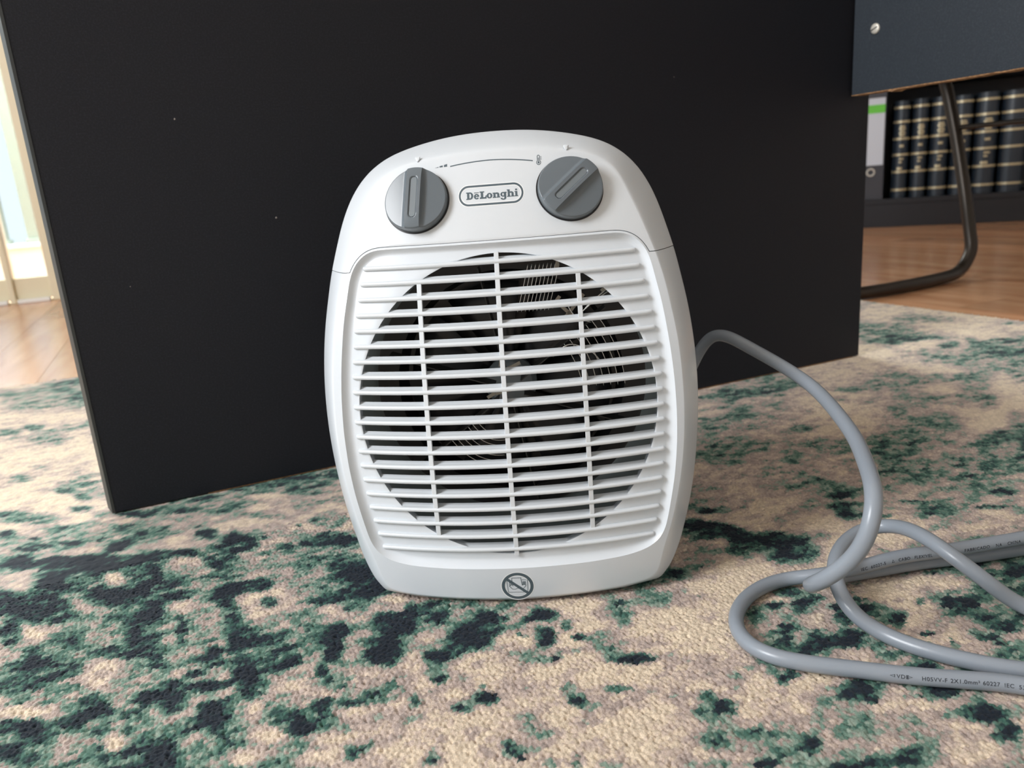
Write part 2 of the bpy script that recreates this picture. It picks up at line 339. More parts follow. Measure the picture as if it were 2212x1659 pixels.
# ------------------------------------------------------------------ rug
BLOBS = {'N':'116 422 9 12 0 86 424 10 11 -27 123 387 11 13 -4 137 393 8 11 24 75 400 8 11 -11 103 376 8 6 -54 94 358 4 5 0 58 359 5 9 21 77 345 3 4 14 96 326 4 4 -32 110 329 5 5 -29 113 338 2 2 -14 173 384 8 7 -44 162 362 6 8 26 179 352 3 3 -14 195 319 9 6 -60 174 300 6 4 -47 152 302 4 4 -9 125 289 4 3 -31 108 288 5 5 -12 108 280 2 2 2 212 263 7 5 -28 194 245 6 5 -3 220 371 3 3 11 159 341 2 2 -19 56 345 2 3 -8 71 301 3 4 9 128 264 1 1 -33 162 385 3 3 -32 149 394 2 2 -20 151 371 2 2 -51 315 310 10 8 32 317 327 8 6 -31 299 319 5 4 -14 288 300 3 2 -27 276 288 6 5 49 290 280 8 7 46 310 273 9 7 0 322 288 6 5 31 328 301 4 3 -16 341 290 6 4 7 346 299 4 3 -56 350 275 7 5 33 373 278 4 3 66 384 268 3 2 -12 349 254 3 2 -12 354 244 2 1 74 390 239 7 5 -32 373 236 5 3 -34 375 229 4 2 -44 323 237 6 4 11 317 251 7 4 -39 335 260 3 2 -45 259 264 3 3 12 252 263 3 3 11 279 239 10 7 -17 278 230 3 2 17 313 218 7 5 -7 303 217 2 1 9 300 220 2 2 -9 314 198 9 6 -10 313 185 6 4 10 306 184 4 3 -13 263 194 9 5 -26 212 263 6 5 -18 214 255 2 1 -37 214 242 4 3 -3 192 243 3 3 -7 232 222 4 3 -20 201 223 4 3 -66 204 223 4 3 -40 280 267 3 2 -90 340 249 3 2 -26 230 227 4 2 -53 359 368 17 15 24 358 390 10 8 -9 336 392 13 13 50 330 421 15 12 -28 325 432 11 11 17 455 417 7 5 -52 438 401 7 6 8 428 388 7 6 46 487 378 8 6 -78 525 341 7 5 -62 559 354 9 6 21 454 371 4 3 -10 349 451 6 5 -26 -78 660 8 7 -69 -83 653 7 8 -60 -58 617 14 18 -51 -34 612 12 10 -76 -62 590 11 16 -46 -115 644 22 19 -76 -90 622 18 19 -62 -121 688 8 7 -78 -151 693 9 7 -87 -153 665 14 13 -72 -12 639 7 10 -43 7 608 7 20 -2 16 596 6 13 -9 -12 579 7 10 -38 0 581 6 7 -46 -50 569 11 18 -39 -78 567 16 19 -57 2 528 11 10 -61 -10 520 6 10 -27 18 524 6 8 -34 -125 618 17 19 -66 -148 602 11 9 -82 79 566 16 16 -54 77 517 11 17 -11 41 574 6 8 -28 58 572 5 5 -41 28 605 2 3 -14 -173 743 6 9 -60 -167 728 8 7 -79 -149 716 5 5 -73 -136 690 6 6 -79 -140 589 23 24 -68 -79 567 15 21 -50 -44 554 15 18 -52 -66 530 12 23 -37 -54 526 7 14 -32 -120 563 16 20 -59 -64 499 6 20 -28 -36 486 3 15 -5 -4 480 7 20 2 1 459 11 19 -19 12 453 11 13 -39 -6 450 6 11 -20 -3 423 6 24 19 -1 405 8 12 -25 14 427 12 18 -25 -8 523 7 12 -27 19 495 5 8 -15 -104 513 10 19 -48 -77 487 14 11 -78 -53 482 5 17 -23 -18 453 5 6 -45 -19 440 12 9 -80 -30 434 6 5 -65 -23 416 10 7 -76 -43 432 5 5 -59 -50 420 11 10 -64 -42 409 5 8 -35 -58 425 5 6 -47 -116 493 17 17 -67 -122 475 15 15 -65 -95 478 4 6 -51 -82 434 6 12 -42 -85 423 11 13 -58 -94 423 7 8 -56 -115 428 12 13 -64 -118 412 7 11 -56 -23 391 7 14 -21 -19 396 7 8 -43 -65 405 3 10 -30 -62 410 5 6 -49 -47 372 5 12 -24 12 368 12 9 -68 17 358 7 8 -33 -15 364 6 6 -57 37 399 3 5 3 53 438 9 8 -49 46 428 6 7 -34 46 414 5 10 7 73 398 10 13 -19 87 418 9 11 -12 31 367 6 7 -25 45 361 5 5 -50 55 360 5 5 -48 101 434 4 9 46 -47 452 4 7 -36 -141 549 7 15 -56 84 490 15 23 -4',
'G':'130 413 12 13 -19 157 403 6 8 9 94 390 6 6 -38 96 364 7 8 -13 70 368 9 10 -28 105 345 4 6 7 84 346 2 2 -4 61 348 4 4 -37 100 329 3 4 -15 118 358 4 4 -8 246 361 21 15 -52 210 362 9 9 12 210 349 4 4 -9 195 340 11 10 -5 151 347 8 7 -29 168 343 6 4 -58 152 312 4 6 51 155 289 6 6 5 121 295 7 7 -8 131 287 3 3 -12 80 310 3 3 -28 183 326 3 3 9 203 315 3 3 13 202 263 10 10 58 201 250 12 12 41 73 301 4 6 10 49 309 7 6 -56 121 269 4 3 -49 143 257 4 3 -31 132 266 3 3 2 234 280 3 3 15 226 270 3 2 13 128 368 4 4 -23 180 367 4 5 44 281 315 10 10 58 297 306 6 5 44 271 288 8 7 44 290 287 7 5 -1 314 266 5 4 59 343 281 9 7 43 364 286 4 2 -19 396 274 5 3 -51 342 267 3 2 32 324 306 6 5 63 315 245 10 7 -28 318 260 6 5 27 402 250 15 10 77 370 242 6 4 -10 369 223 9 5 -29 379 224 6 4 31 403 258 7 5 53 236 278 3 3 10 244 279 2 2 -30 252 271 4 3 -10 290 238 6 5 40 295 223 4 3 -9 316 202 7 4 13 302 204 5 3 34 306 179 7 4 25 267 191 8 5 -10 210 270 5 4 -5 201 264 5 6 55 200 246 10 8 -28 208 236 11 10 41 213 248 6 5 14 223 228 10 7 -40 248 235 6 5 19 266 223 7 5 14 253 219 7 5 -6 261 216 6 5 48 259 236 3 2 -39 236 226 4 2 -52 232 214 6 4 -40 262 348 4 4 57 254 309 2 2 12 320 242 7 5 -14 273 208 3 2 -15 270 352 3 3 28 358 224 3 2 1 302 396 13 13 27 382 404 6 6 42 393 371 6 5 41 -71 659 13 13 -63 -5 596 7 16 -14 11 590 7 16 -9 -5 560 13 16 -45 -21 567 11 16 -40 -27 549 13 18 -42 35 568 17 16 -61 56 545 22 18 -73 40 520 11 14 -30 56 511 13 26 3 -104 602 9 13 -53 -72 582 4 14 -32 -103 619 12 12 -67 -40 571 9 12 -43 -161 717 13 15 -69 32 540 9 10 -46 10 559 11 11 -59 73 556 9 13 -22 69 497 7 15 18 38 506 8 13 -19 -23 547 15 18 -49 -91 535 15 19 -56 -72 526 7 17 -35 -81 513 11 22 -42 -44 512 9 12 -47 -45 480 8 15 -30 -22 493 11 21 -25 -23 474 9 15 -28 -107 501 13 14 -62 -122 518 11 12 -64 5 439 16 15 -52 54 491 18 17 -52 61 475 12 14 -29 41 453 13 16 -34 37 468 9 9 -49 72 457 9 9 -45 71 427 13 11 -54 36 427 8 13 -13 -27 441 12 12 -55 -62 437 12 9 -77 -72 439 10 11 -55 -104 471 14 13 -66 -112 456 10 12 -60 -80 412 11 15 -50 -57 402 14 16 -52 -52 388 13 12 -63 -38 391 7 14 -27 -110 413 12 12 -64 -94 407 9 11 -55 -23 370 11 10 -59 -9 371 7 10 -29 -34 366 9 10 -46 13 344 9 8 -46 44 383 11 9 -60 48 374 9 8 -51 57 367 6 7 -18 29 355 7 6 -58 17 368 7 7 -44 56 346 7 6 -55 88 401 6 10 21 39 323 5 8 -1 45 326 4 5 -31 -85 396 9 9 -60 -104 396 13 9 -87 -58 454 10 10 -60 -24 406 10 9 -58',
'T':'98 400 11 12 -26 71 345 17 22 -8 68 325 16 20 -10 137 356 11 9 -36 133 322 10 9 -26 121 315 5 4 -29 206 328 7 7 33 169 296 15 10 -69 190 289 8 6 -37 117 288 11 10 -27 200 274 10 7 -34 146 289 5 4 -27 95 291 4 4 -36 147 267 6 5 1 193 251 8 7 -6 188 233 10 7 -44 162 394 10 9 -32 104 357 6 12 44 56 325 9 13 -6 296 310 8 8 70 289 268 8 6 -4 255 247 11 8 -19 240 254 8 6 4 268 212 16 10 -44 272 200 13 8 -36 246 209 15 9 -64 197 237 8 7 39 186 234 9 7 -44 340 211 10 6 -58 346 228 17 10 -72 364 254 15 9 -56 259 235 14 9 -33 351 304 7 4 -53 236 278 11 8 -32 231 290 10 9 3 347 237 14 8 -72 224 269 6 4 -40 396 472 43 40 8 487 342 21 14 -54 504 398 26 20 -13 504 467 25 21 20 573 601 43 41 34 605 446 37 28 29 463 372 17 13 13 422 525 12 12 8 18 561 15 17 -46 -62 646 12 13 -62 -70 635 8 9 -65 -35 587 15 20 -45 -149 636 16 21 -60 -79 590 5 9 -40 1 511 8 7 -69 51 594 18 15 -72 22 616 15 14 -63 54 660 13 14 -50 -26 686 20 15 -85 -125 670 23 16 -91 -152 745 14 12 -78 -98 702 8 32 -42 -3 740 11 10 -73 -33 674 10 10 -66 -53 497 7 11 -39 8 475 17 18 -50 25 481 11 16 -26 -39 450 13 10 -78 -89 475 13 12 -68 -93 459 10 18 -47 -105 438 8 9 -60 -117 543 7 7 -68 -51 444 13 11 -69 -14 400 8 11 -29 14 384 11 11 -53 25 390 12 14 -32 4 388 6 11 -10 -43 386 9 11 -46 22 440 11 18 -13 29 447 7 12 -8 48 444 7 14 9 67 432 7 9 -11 58 403 8 12 -8 -4 353 10 10 -49 25 360 11 8 -75 68 371 14 13 -48 66 345 11 13 -17 52 334 16 14 -47 65 322 8 14 24 16 333 8 7 -58 -70 395 5 8 -39 -29 358 7 9 -36 -128 504 7 15 -54 -10 464 5 10 -22',
'C':'246 338 27 26 14 124 344 13 15 -3 94 308 19 20 -21 64 308 9 10 -21 174 330 8 8 -8 135 306 7 7 -18 176 268 23 17 -35 159 264 15 11 -44 205 288 12 9 -35 84 381 6 8 6 59 333 5 6 -20 97 340 6 5 -42 237 323 15 13 0 181 307 16 10 -77 143 332 12 9 -65 193 386 14 11 -57 305 299 9 8 29 299 259 8 6 -3 229 265 12 8 -61 289 230 9 6 -26 297 215 13 8 -54 223 247 12 9 -28 291 195 17 10 -35 291 184 12 7 -58 365 295 13 9 -52 361 271 11 8 25 398 290 16 10 -64 348 247 8 5 -19 260 326 23 26 75 332 199 8 5 -44 296 331 4 4 -17 193 257 5 5 25 244 243 7 5 -35 277 224 7 4 -55 395 396 19 16 2 396 432 17 16 42 500 326 24 16 -20 742 693 52 48 5 855 741 36 32 45 841 628 25 21 -45 621 602 42 39 60 817 527 49 33 90 504 563 20 16 -67 423 514 19 14 -73 1086 927 63 56 81 1055 751 43 39 -16 1163 816 53 51 -27 370 477 8 7 -12 521 374 11 7 -68 411 379 14 12 73 433 354 23 16 -24 -169 993 55 60 -73 -202 1194 44 54 -72 -134 981 15 45 -47 -154 931 34 36 -74 -197 962 18 37 -59 -184 854 13 34 -59 -155 815 23 25 -69 -149 887 20 18 -80 12 645 19 19 -60 18 573 7 8 -41 37 509 9 11 -38 -72 708 20 16 -86 -82 600 6 8 -50 -102 766 9 19 -43 -207 1064 12 19 -63 44 689 16 14 -76 34 666 8 13 -26 -100 778 7 7 -75 -29 593 9 8 -68 -146 626 11 16 -59 -79 591 5 11 -40 9 507 9 12 -37 37 501 12 13 -44 10 487 7 11 -24 28 487 7 16 3 -83 453 6 9 -48 -116 444 10 8 -75 24 387 14 11 -71 -1 382 4 10 6 -71 394 4 7 -39 -12 453 3 9 -3 54 460 7 8 -31 84 380 6 9 6 48 351 13 9 -82 28 340 11 7 -79 43 337 9 6 -68 59 310 7 8 -14 -9 347 7 8 -40 24 326 10 7 -78 1 356 9 7 -71 -90 473 5 5 -63 97 453 11 8 -75',
'M':'981 664 29 22 50 961 698 19 15 50 1028 670 16 13 28 616 657 6 5 3 963 626 14 11 -14 1007 699 14 11 75 -229 1127 13 21 -64 -206 1134 11 21 -59 -167 779 26 22 -82 -150 753 7 6 -78 -136 831 9 10 -69 -116 766 10 11 -65 -119 800 7 11 -55 -126 720 11 11 -71 -120 845 9 11 -67 -68 721 11 11 -67 -32 706 7 8 -57 -15 725 17 13 -86 55 719 8 7 -75 79 727 11 11 -68 -66 692 10 8 -83 -49 666 5 12 -29 78 609 10 12 -36 57 612 2 3 -19 7 637 2 3 -42',
'S':'469 558 30 26 -23 440 533 21 22 51 512 515 29 24 -21 490 492 19 18 40 548 660 17 18 29 539 627 18 18 5 592 634 11 10 -7 515 587 13 11 -17 474 611 13 14 44 554 558 12 10 -2 536 508 21 17 -40 452 456 19 16 18 458 438 12 11 56 472 420 13 10 -15 758 624 36 31 35 730 547 20 16 19 692 553 31 26 84 786 535 37 27 68 646 501 34 27 19 593 472 25 20 12 556 450 21 16 -15 578 413 16 12 34 593 398 15 11 64 529 406 24 18 -17 542 376 21 15 0 649 414 22 15 57 617 386 26 17 78 682 500 21 16 56 995 833 37 34 25 913 660 43 37 -48 895 591 32 27 -48 972 838 23 21 43 693 622 11 10 1 656 607 9 8 36 450 578 12 13 40 453 483 15 12 -45 732 455 20 14 73 763 504 18 12 60 805 605 15 12 37 834 580 15 12 38 372 467 6 5 -55 1100 842 40 40 -46 -211 1260 47 59 -71 -246 1367 46 55 -76 -185 1055 29 33 -73 -186 907 8 11 -66 -169 930 10 11 -75 -125 876 10 19 -50 -131 853 10 13 -60 -110 799 11 21 -47 -25 714 16 17 -64 -59 695 11 9 -77 -5 700 11 13 -53 23 695 11 11 -61 -92 683 7 19 -39 39 647 10 10 -61 79 679 8 10 -40 88 610 7 14 13 -123 703 13 14 -66 -98 741 8 10 -59 36 625 7 6 -71'}
def smooth_noise(shape, cell, seed):
    """value noise on a (u,v) lattice; cell in lattice steps (cu,cv)"""
    r = np.random.default_rng(seed)
    cu, cv = cell
    g = r.random((int(shape[0] / cu) + 3, int(shape[1] / cv) + 3))
    x = np.arange(shape[0]) / cu; y = np.arange(shape[1]) / cv
    xi = x.astype(int); yi = y.astype(int)
    fx = (x - xi); fy = (y - yi)
    fx = fx * fx * (3 - 2 * fx); fy = fy * fy * (3 - 2 * fy)
    a = g[xi][:, yi]; b_ = g[xi + 1][:, yi]; c = g[xi][:, yi + 1]; d = g[xi + 1][:, yi + 1]
    fx = fx[:, None]; fy = fy[None, :]
    return (a * (1 - fx) + b_ * fx) * (1 - fy) + (c * (1 - fx) + d * fx) * fy
PITCH = 0.0021
U0, U1, V0, V1 = -1.30, 1.168, -0.45, 1.462
NU_, NV_ = int((U1 - U0) / PITCH), int((V1 - V0) / PITCH)
shp = (NU_, NV_)
def block(cu, cv, seed):
    r = np.random.default_rng(seed)
    g = r.random((NU_ // cu + 2, NV_ // cv + 2))
    return np.repeat(np.repeat(g, cu, 0), cv, 1)[:NU_, :NV_]
warp = smooth_noise(shp, (9, 5), 3) - .5
n_big = smooth_noise(shp, (60, 34), 1) * .5 + smooth_noise(shp, (26, 12), 2) * .3 + smooth_noise(shp, (12, 5), 4) * .2
n_mid = smooth_noise(shp, (7, 4), 5) - .5
n_sml = .5 * (smooth_noise(shp, (3, 2), 6) - .5) + .5 * (block(3, 2, 8) - .5)
n_tuft = rng.random(shp) - .5
t0 = np.clip((n_big - .36) * 2.9, 0, 1)
num = t0 * .13; den = np.full(shp, .16)
for kind, tk in (('C', 0.0), ('T', .40), ('S', .61), ('G', .66), ('M', .82), ('N', 1.05)):  # S: far greens kept paler, grazing sheen put into the pattern colour
    q = np.array([float(x) for x in BLOBS[kind].split()]).reshape(-1, 5)
    for (u, v, ru, rv, rho) in q:
        u /= 1000; v /= 1000; ru = max(ru / 1000, .002); rv = max(rv / 1000, .002); rho /= 100
        rho = max(-.9, min(.9, rho))
        i0, i1 = int((u - 2.2 * ru - U0) / PITCH), int((u + 2.2 * ru - U0) / PITCH) + 2
        j0, j1 = int((v - 2.2 * rv - V0) / PITCH), int((v + 2.2 * rv - V0) / PITCH) + 2
        i0 = max(i0, 0); j0 = max(j0, 0); i1 = min(i1, NU_); j1 = min(j1, NV_)
        if i1 <= i0 or j1 <= j0: continue
        uu = (U0 + np.arange(i0, i1) * PITCH - u)[:, None] / ru; vv = (V0 + np.arange(j0, j1) * PITCH - v)[None, :] / rv
        d2 = (uu * uu - 2 * rho * uu * vv + vv * vv) / (1 - rho * rho)
        w = np.exp(-(d2 ** 1.3) * 1.1) * (1.5 if kind == 'N' else 1.15 if kind in 'GSM' else .75)
        num[i0:i1, j0:j1] += w * tk; den[i0:i1, j0:j1] += w
T_ = num / den
T_ = T_ + n_mid * .46 + n_sml * .50 + n_tuft * .20 - .01
STOPS = [(-.3, (0.66, 0.55, 0.415)), (.06, (0.60, 0.495, 0.38)), (.18, (0.52, 0.42, 0.35)), (.34, (0.41, 0.33, 0.295)), (.48, (0.31, 0.255, 0.23)),
         (.52, (0.27, 0.325, 0.27)), (.62, (0.130, 0.212, 0.168)), (.74, (0.050, 0.122, 0.095)), (.84, (0.022, 0.050, 0.050)), (.92, (0.013, 0.019, 0.028)), (1.4, (0.011, 0.016, 0.024))]
xs = [s for s, _ in STOPS]
PAT = np.stack([np.interp(T_, xs, [c[k] for _, c in STOPS]) for k in range(3)], -1)
PAT *= (1 + .26 * (rng.random(shp)[..., None] - .5))
JU = rng.random(shp) * .7 - .35; JV = rng.random(shp) * .7 - .35; JH = rng.random(shp)

def pile_patch(us, vs, lift, name, parent):
    """height field of domed tufts over the lines us x vs, coloured tuft by tuft"""
    uu = np.repeat(us[:, None], len(vs), 1); vv = np.repeat(vs[None, :], len(us), 0)
    gi = np.clip(((uu - U0) / PITCH).astype(int), 1, NU_ - 2); gj = np.clip(((vv - V0) / PITCH).astype(int), 1, NV_ - 2)
    best = np.full(uu.shape, 9.0); bi = gi.copy(); bj = gj.copy()
    fu = (uu - U0) / PITCH; fv = (vv - V0) / PITCH
    for di in (-1, 0, 1):
        for dj in (-1, 0, 1):
            a = gi + di; c = gj + dj
            d = (fu - a - .5 - JU[a, c]) ** 2 + (fv - c - .5 - JV[a, c]) ** 2
            k = d < best
            best = np.where(k, d, best); bi = np.where(k, a, bi); bj = np.where(k, c, bj)
    dome = np.sqrt(np.clip(1 - best / .62, 0, 1))
    z = -lift + lift * dome * (.75 + .35 * JH[bi, bj]) - lift * .1
    X = AX[0] * uu + AY[0] * vv; Y = AX[1] * uu + AY[1] * vv
    nu, nv = len(us), len(vs)
    co = np.stack([X, Y, z], -1).reshape(-1, 3).astype(np.float32)
    idx = np.arange(nu * nv).reshape(nu, nv)
    f = np.stack([idx[:-1, :-1], idx[1:, :-1], idx[1:, 1:], idx[:-1, 1:]], -1).reshape(-1, 4).astype(np.int32)
    me = bpy.data.meshes.new(name)
    me.vertices.add(len(co)); me.vertices.foreach_set('co', co.ravel())
    me.loops.add(f.size); me.loops.foreach_set('vertex_index', f.ravel())
    me.polygons.add(len(f)); me.polygons.foreach_set('loop_start', np.arange(0, f.size, 4, dtype=np.int32))
    me.update(calc_edges=True)
    me.polygons.foreach_set('use_smooth', np.ones(len(f), dtype=bool))
    at = me.attributes.new('pattern', 'FLOAT_COLOR', 'POINT')
    c = np.concatenate([PAT[bi, bj], np.ones(bi.shape + (1,))], -1).astype(np.float32)
    at.data.foreach_set('color', c.ravel())
    me.materials.append(M_pile)
    o = bpy.data.objects.new(name, me); COL.objects.link(o); o.parent = parent
    o['kind'] = 'stuff'
    return o
def uvp(u, v, z): p = AX * u + AY * v; return (p[0], p[1], z)
E_ = .001
rug = obj('rug', [uvp(U0,V0,FLOOR_Z+.0002), uvp(U1,V0,FLOOR_Z+.0002), uvp(U1,V1,FLOOR_Z+.0002), uvp(U0,V1,FLOOR_Z+.0002),
                  uvp(U0,V0,-.004), uvp(U1,V0,-.004), uvp(U1,V1,-.004), uvp(U0,V1,-.004)],
          [(0,3,2,1),(4,5,6,7),(0,1,5,4),(1,2,6,5),(2,3,7,6),(3,0,4,7)], mat('rug_backing', (0.36, 0.31, 0.25), .9))
tag(rug, 'large patterned rug in cream, taupe, sage and dark teal under the heater', 'rug')
NU0, NU1, NVA, NVB, NVC = -.30, .66, .15, .615, 1.30
ar = np.arange
pile_patch(ar(NU0, NU1 + 1e-6, .00075), ar(NVA, NVB, .00075), .0021, 'pile', rug)
pile_patch(ar(-1.0, NU0 + .002, .0021), ar(NVA, NVC, .0021), .0016, 'pile', rug)
pile_patch(ar(NU0, NU1 + .002, .0019), ar(NVB - .0015, NVC, .0019), .0018, 'pile', rug)
pile_patch(ar(NU1 - .001, U1, .0021), ar(NVA, NVC, .0021), .0018, 'pile', rug)
pile_patch(ar(U0, U1, .0042), ar(V0, NVA + .004, .0042), .0016, 'pile', rug)
pile_patch(ar(U0, U1, .006), ar(NVC - .003, V1, .006), .0016, 'pile', rug)
pile_patch(ar(U0, -1.0 + .004, .0042), ar(NVA, NVC, .0042), .0016, 'pile', rug)
# ragged tufts that stand along the two cut edges
def fringe(pts, nrm, seed):
    r = random.Random(seed); V = []; F = []; C = []
    for (u, v) in pts:
        for _ in range(2):
            h = r.uniform(.002, .0045); w = .0016; o_ = r.uniform(.0, .004)
            uu, vv = u + nrm[0] * o_ + r.uniform(-.002, .002), v + nrm[1] * o_ + r.uniform(-.002, .002)
            n = len(V)
            for k in range(4):
                a = k * math.pi / 2 + r.random()
                V.append(uvp(uu + w * math.cos(a), vv + w * math.sin(a), -.008))
            for k in range(4):
                a = k * math.pi / 2 + r.random() * .5
                V.append(uvp(uu + nrm[0] * .001 + .8 * w * math.cos(a), vv + nrm[1] * .001 + .8 * w * math.sin(a), -.005 + h * .6))
            V.append(uvp(uu, vv, -.004 + h))
            for k in range(4):
                F.append((n + k, n + (k + 1) % 4, n + 4 + (k + 1) % 4, n + 4 + k)); F.append((n + 4 + k, n + 4 + (k + 1) % 4, n + 8))
            i = min(max(int((uu - U0) / PITCH), 0), NU_ - 1); j = min(max(int((vv - V0) / PITCH), 0), NV_ - 1)
            C += [tuple(PAT[i, j]) + (1,)] * 9
    me = bpy.data.meshes.new('edge_tufts'); me.from_pydata(V, [], F)
    at = me.attributes.new('pattern', 'FLOAT_COLOR', 'POINT'); at.data.foreach_set('color', np.array(C, np.float32).ravel())
    me.materials.append(M_pile); me.polygons.foreach_set('use_smooth', [True] * len(F))
    o = bpy.data.objects.new('edge_tufts', me); COL.objects.link(o); o.parent = rug; o['kind'] = 'stuff'
fringe([(U1, v) for v in ar(.6, V1, .0022)], (1, 0), 1)
fringe([(u, V1) for u in ar(U0, -.2, .003)], (0, 1), 2)

# ------------------------------------------------------------------ bookcase and books
bc = empty('bookcase', spt(0, 0, FZ)); bc.rotation_euler = (0, 0, SA)
tag(bc, 'black low bookcase standing on the wooden floor, holding the dark volumes', 'bookcase')
def bbox(name, x0, x1, y0, y1, z0, z1, m=M_shelf, parent=bc, bev=.0015):
    b = MB(); b.box(x0, x1, y0, y1, z0, z1); return b.build(name, m, parent, bevel=bev)
SH = .0975 - FZ
bbox('plinth', -.62, 1.30, .0, .33, 0, SH - .02)
bbox('bottom_shelf', -.62, 1.30, -.002, .33, SH - .0199, SH)
bbox('upper_shelf', -.60, 1.28, .0, .31, .52, .545)
bbox('side_panel', -.645, -.6201, -.002, .33, 0, 1.25)
bbox('side_panel', 1.3001, 1.325, -.002, .33, 0, 1.25)
bbox('back_panel', -.6199, 1.2999, .322, .331, SH + .0001, 1.25)
bbox('top_panel', -.645, 1.325, -.002, .331, 1.2501, 1.275)

def make_book(s0, w, h, label, band=(.0305, .097, .160, .218, .279, .330), title=True, lean=0.0):
    r = empty('book', spt(s0 + w / 2, .03, .0975 + .0005)); r.rotation_euler = (0, lean, SA)
    tag(r, label, 'book', 'dark gilt volumes on the bottom shelf')
    w = w - .009
    # rounded spine outline (x across, y depth)
    pr = [(w/2 * math.sin(a), .020 - .030 * math.cos(a)) for a in np.linspace(-math.pi/2, math.pi/2, 13)]
    pr += [(w/2, .205), (w/2 - .003, .205), (w/2 - .003, .024), (-w/2 + .003, .024), (-w/2 + .003, .205), (-w/2, .205)]
    n = len(pr)
    V = [(x, y, z) for z in (0, h) for x, y in pr]
    F = [(k, (k + 1) % n, n + (k + 1) % n, n + k) for k in range(n)]
    arc = list(range(13)); F += [tuple(reversed(arc)), tuple(n + k for k in arc)]
    obj('cover', V, F, M_book, r, smooth=True, sharp=40)
    b = MB(); b.box(-w/2 + .0032, w/2 - .0032, .0245, .198, .004, h - .005); b.build('page_block', M_wht, r)
    def wrap(name, z0, z1, a0, a1, m, out=.0012):
        A = np.linspace(a0, a1, 11); V = []; F = []
        for z in (z0, z1):
            for a in A: V.append(((w/2 + out) * math.sin(a), .020 - (.030 + out) * math.cos(a), z))
        for z in (z0, z1):
            for a in A: V.append(((w/2) * math.sin(a), .020 - (.0298) * math.cos(a), z))
        k = len(A)
        for i in range(k - 1):
            F += [(i, i + 1, k + i + 1, k + i), (k + i, k + i + 1, 3 * k + i + 1, 3 * k + i), (2 * k + i, 2 * k + i + 1, i + 1, i)]
        return obj(name, V, F, m, r, smooth=True, sharp=40)
    for z in band: wrap('gilt_band', z - .0042, z + .0042, -1.5, 1.5, M_gold, .003)
    if title:
        for k, ww in enumerate((.3, .4, .28, .4, .3)): wrap('title_stamp', .262 - k * .0082 - .003, .262 - k * .0082 + .0032, -ww + .05, ww + .05, M_gold, .0007)
        wrap('volume_stamp', .187, .196, -.2, .3, M_gold, .0007)
        for k, ww in enumerate((.6, .4)): wrap('ornament_stamp', .145 - k * .012 - .004, .145 - k * .012 + .003, -.2, ww - .25, M_gold, .0007)
        wrap('ornament_stamp', .104, .114, -.45, .2, M_gold, .0007)
    return r
make_book(-.190, .0625, .353, 'dark volume right next to the white-labelled binder, its gold bands dullest')
make_book(-.1275, .0625, .355, 'dark gilt volume, second from the binder, left of the chair tube')
make_book(-.0650, .0690, .354, 'dark gilt volume, third from the binder, nearest left of the chair tube')
make_book(.0040, .0735, .352, 'dark gilt volume mostly hidden behind the chair tube')
make_book(.0790, .0810, .354, 'dark gilt volume just right of the chair tube')
make_book(.1605, .0900, .352, 'widest dark gilt volume at the right edge of the picture', title=False)

bn = empty('binder', spt(-.2475, .012, .0975 + .0005)); bn.rotation_euler = (0, 0, SA)
tag(bn, 'dark grey lever binder with a white and green spine label beside the dark panel', 'binder')
b = MB(); b.box(-.032, .032, 0, .002, 0, .392); b.box(-.032, -.030, .002, .28, 0, .392); b.box(.030, .032, .002, .28, 0, .392)
b.build('cover', M_binder, bn, bevel=.0008)
b = MB(); b.box(-.027, .027, .01, .22, .004, .30); b.build('paper_stack', M_wht, bn)
b = MB(); b.box(-.029, .028, -.0012, -.0001, .128, .372); b.build('spine_label', M_label, bn)
b = MB(); b.box(-.029, .028, -.0018, -.00121, .318, .348); b.build('green_stripe', M_green, bn)
V = []; F = []
for i in range(24):
    a = 2 * math.pi * i / 24
    for j in range(8):
        c = 2 * math.pi * j / 8
        V.append((-.013 + (.013 + .0028 * math.cos(c)) * math.cos(a), -.0018 - .0028 * math.sin(c), .102 + (.013 + .0028 * math.cos(c)) * math.sin(a)))
for i in range(24):
    for j in range(8): F.append((i*8+j, ((i+1)%24)*8+j, ((i+1)%24)*8+(j+1)%8, i*8+(j+1)%8))
obj('finger_ring', V, F, M_screw, bn, smooth=True)

# ------------------------------------------------------------------ chair with bent tube frame
ch = empty('chair', (.95, 1.6, FZ)); tag(ch, 'chair with dark brown bent steel tube frame, behind the desk board', 'chair')
def chb(name, V, F, m, **k):
    o = obj(name, V, F, m, ch, **k); o.matrix_parent_inverse = Matrix.Translation(-ch.location); return o
P, _ = spline([(.80,1.985,.462),(.785,2.02,.44),(.780,2.03,.39),(.783,2.01,.09),(.780,2.00,.03),(.765,1.985,.008),(.72,1.960,.0042),(.56,1.885,.0042),(.53,1.855,.0042),(.522,1.820,.0042),(.634,1.555,.0042),(.654,1.508,.0042),(.672,1.474,.0042),(.700,1.467,.0042),(.808,1.511,.0042),(.92,1.575,.0045),(.962,1.602,.0085),(.984,1.6128,.0245),(.9985,1.62,.053),(1.0,1.631,.09),(.9957,1.6502,.167),(.992,1.6934,.292),(.986,1.7295,.39),(.980,1.752,.43),(.955,1.772,.455),(.92,1.84,.462)], .006)
chb('frame_tube', *tube(P, .0125, 16), M_tube, smooth=True, sharp=60)
P, _ = spline([(.994,1.697,.305),(1.05,1.592,.3055),(1.185,1.34,.306)], .02)
chb('cross_rod', *tube(P, .0052, 12), M_tube, smooth=True, sharp=60)
P, _ = spline([(1.185,1.34,FZ+.0005),(1.187,1.34,.2),(1.185,1.345,.39),(1.18,1.355,.43),(1.155,1.35,.455),(1.10,1.325,.462),(.80,1.17,.462)], .006)
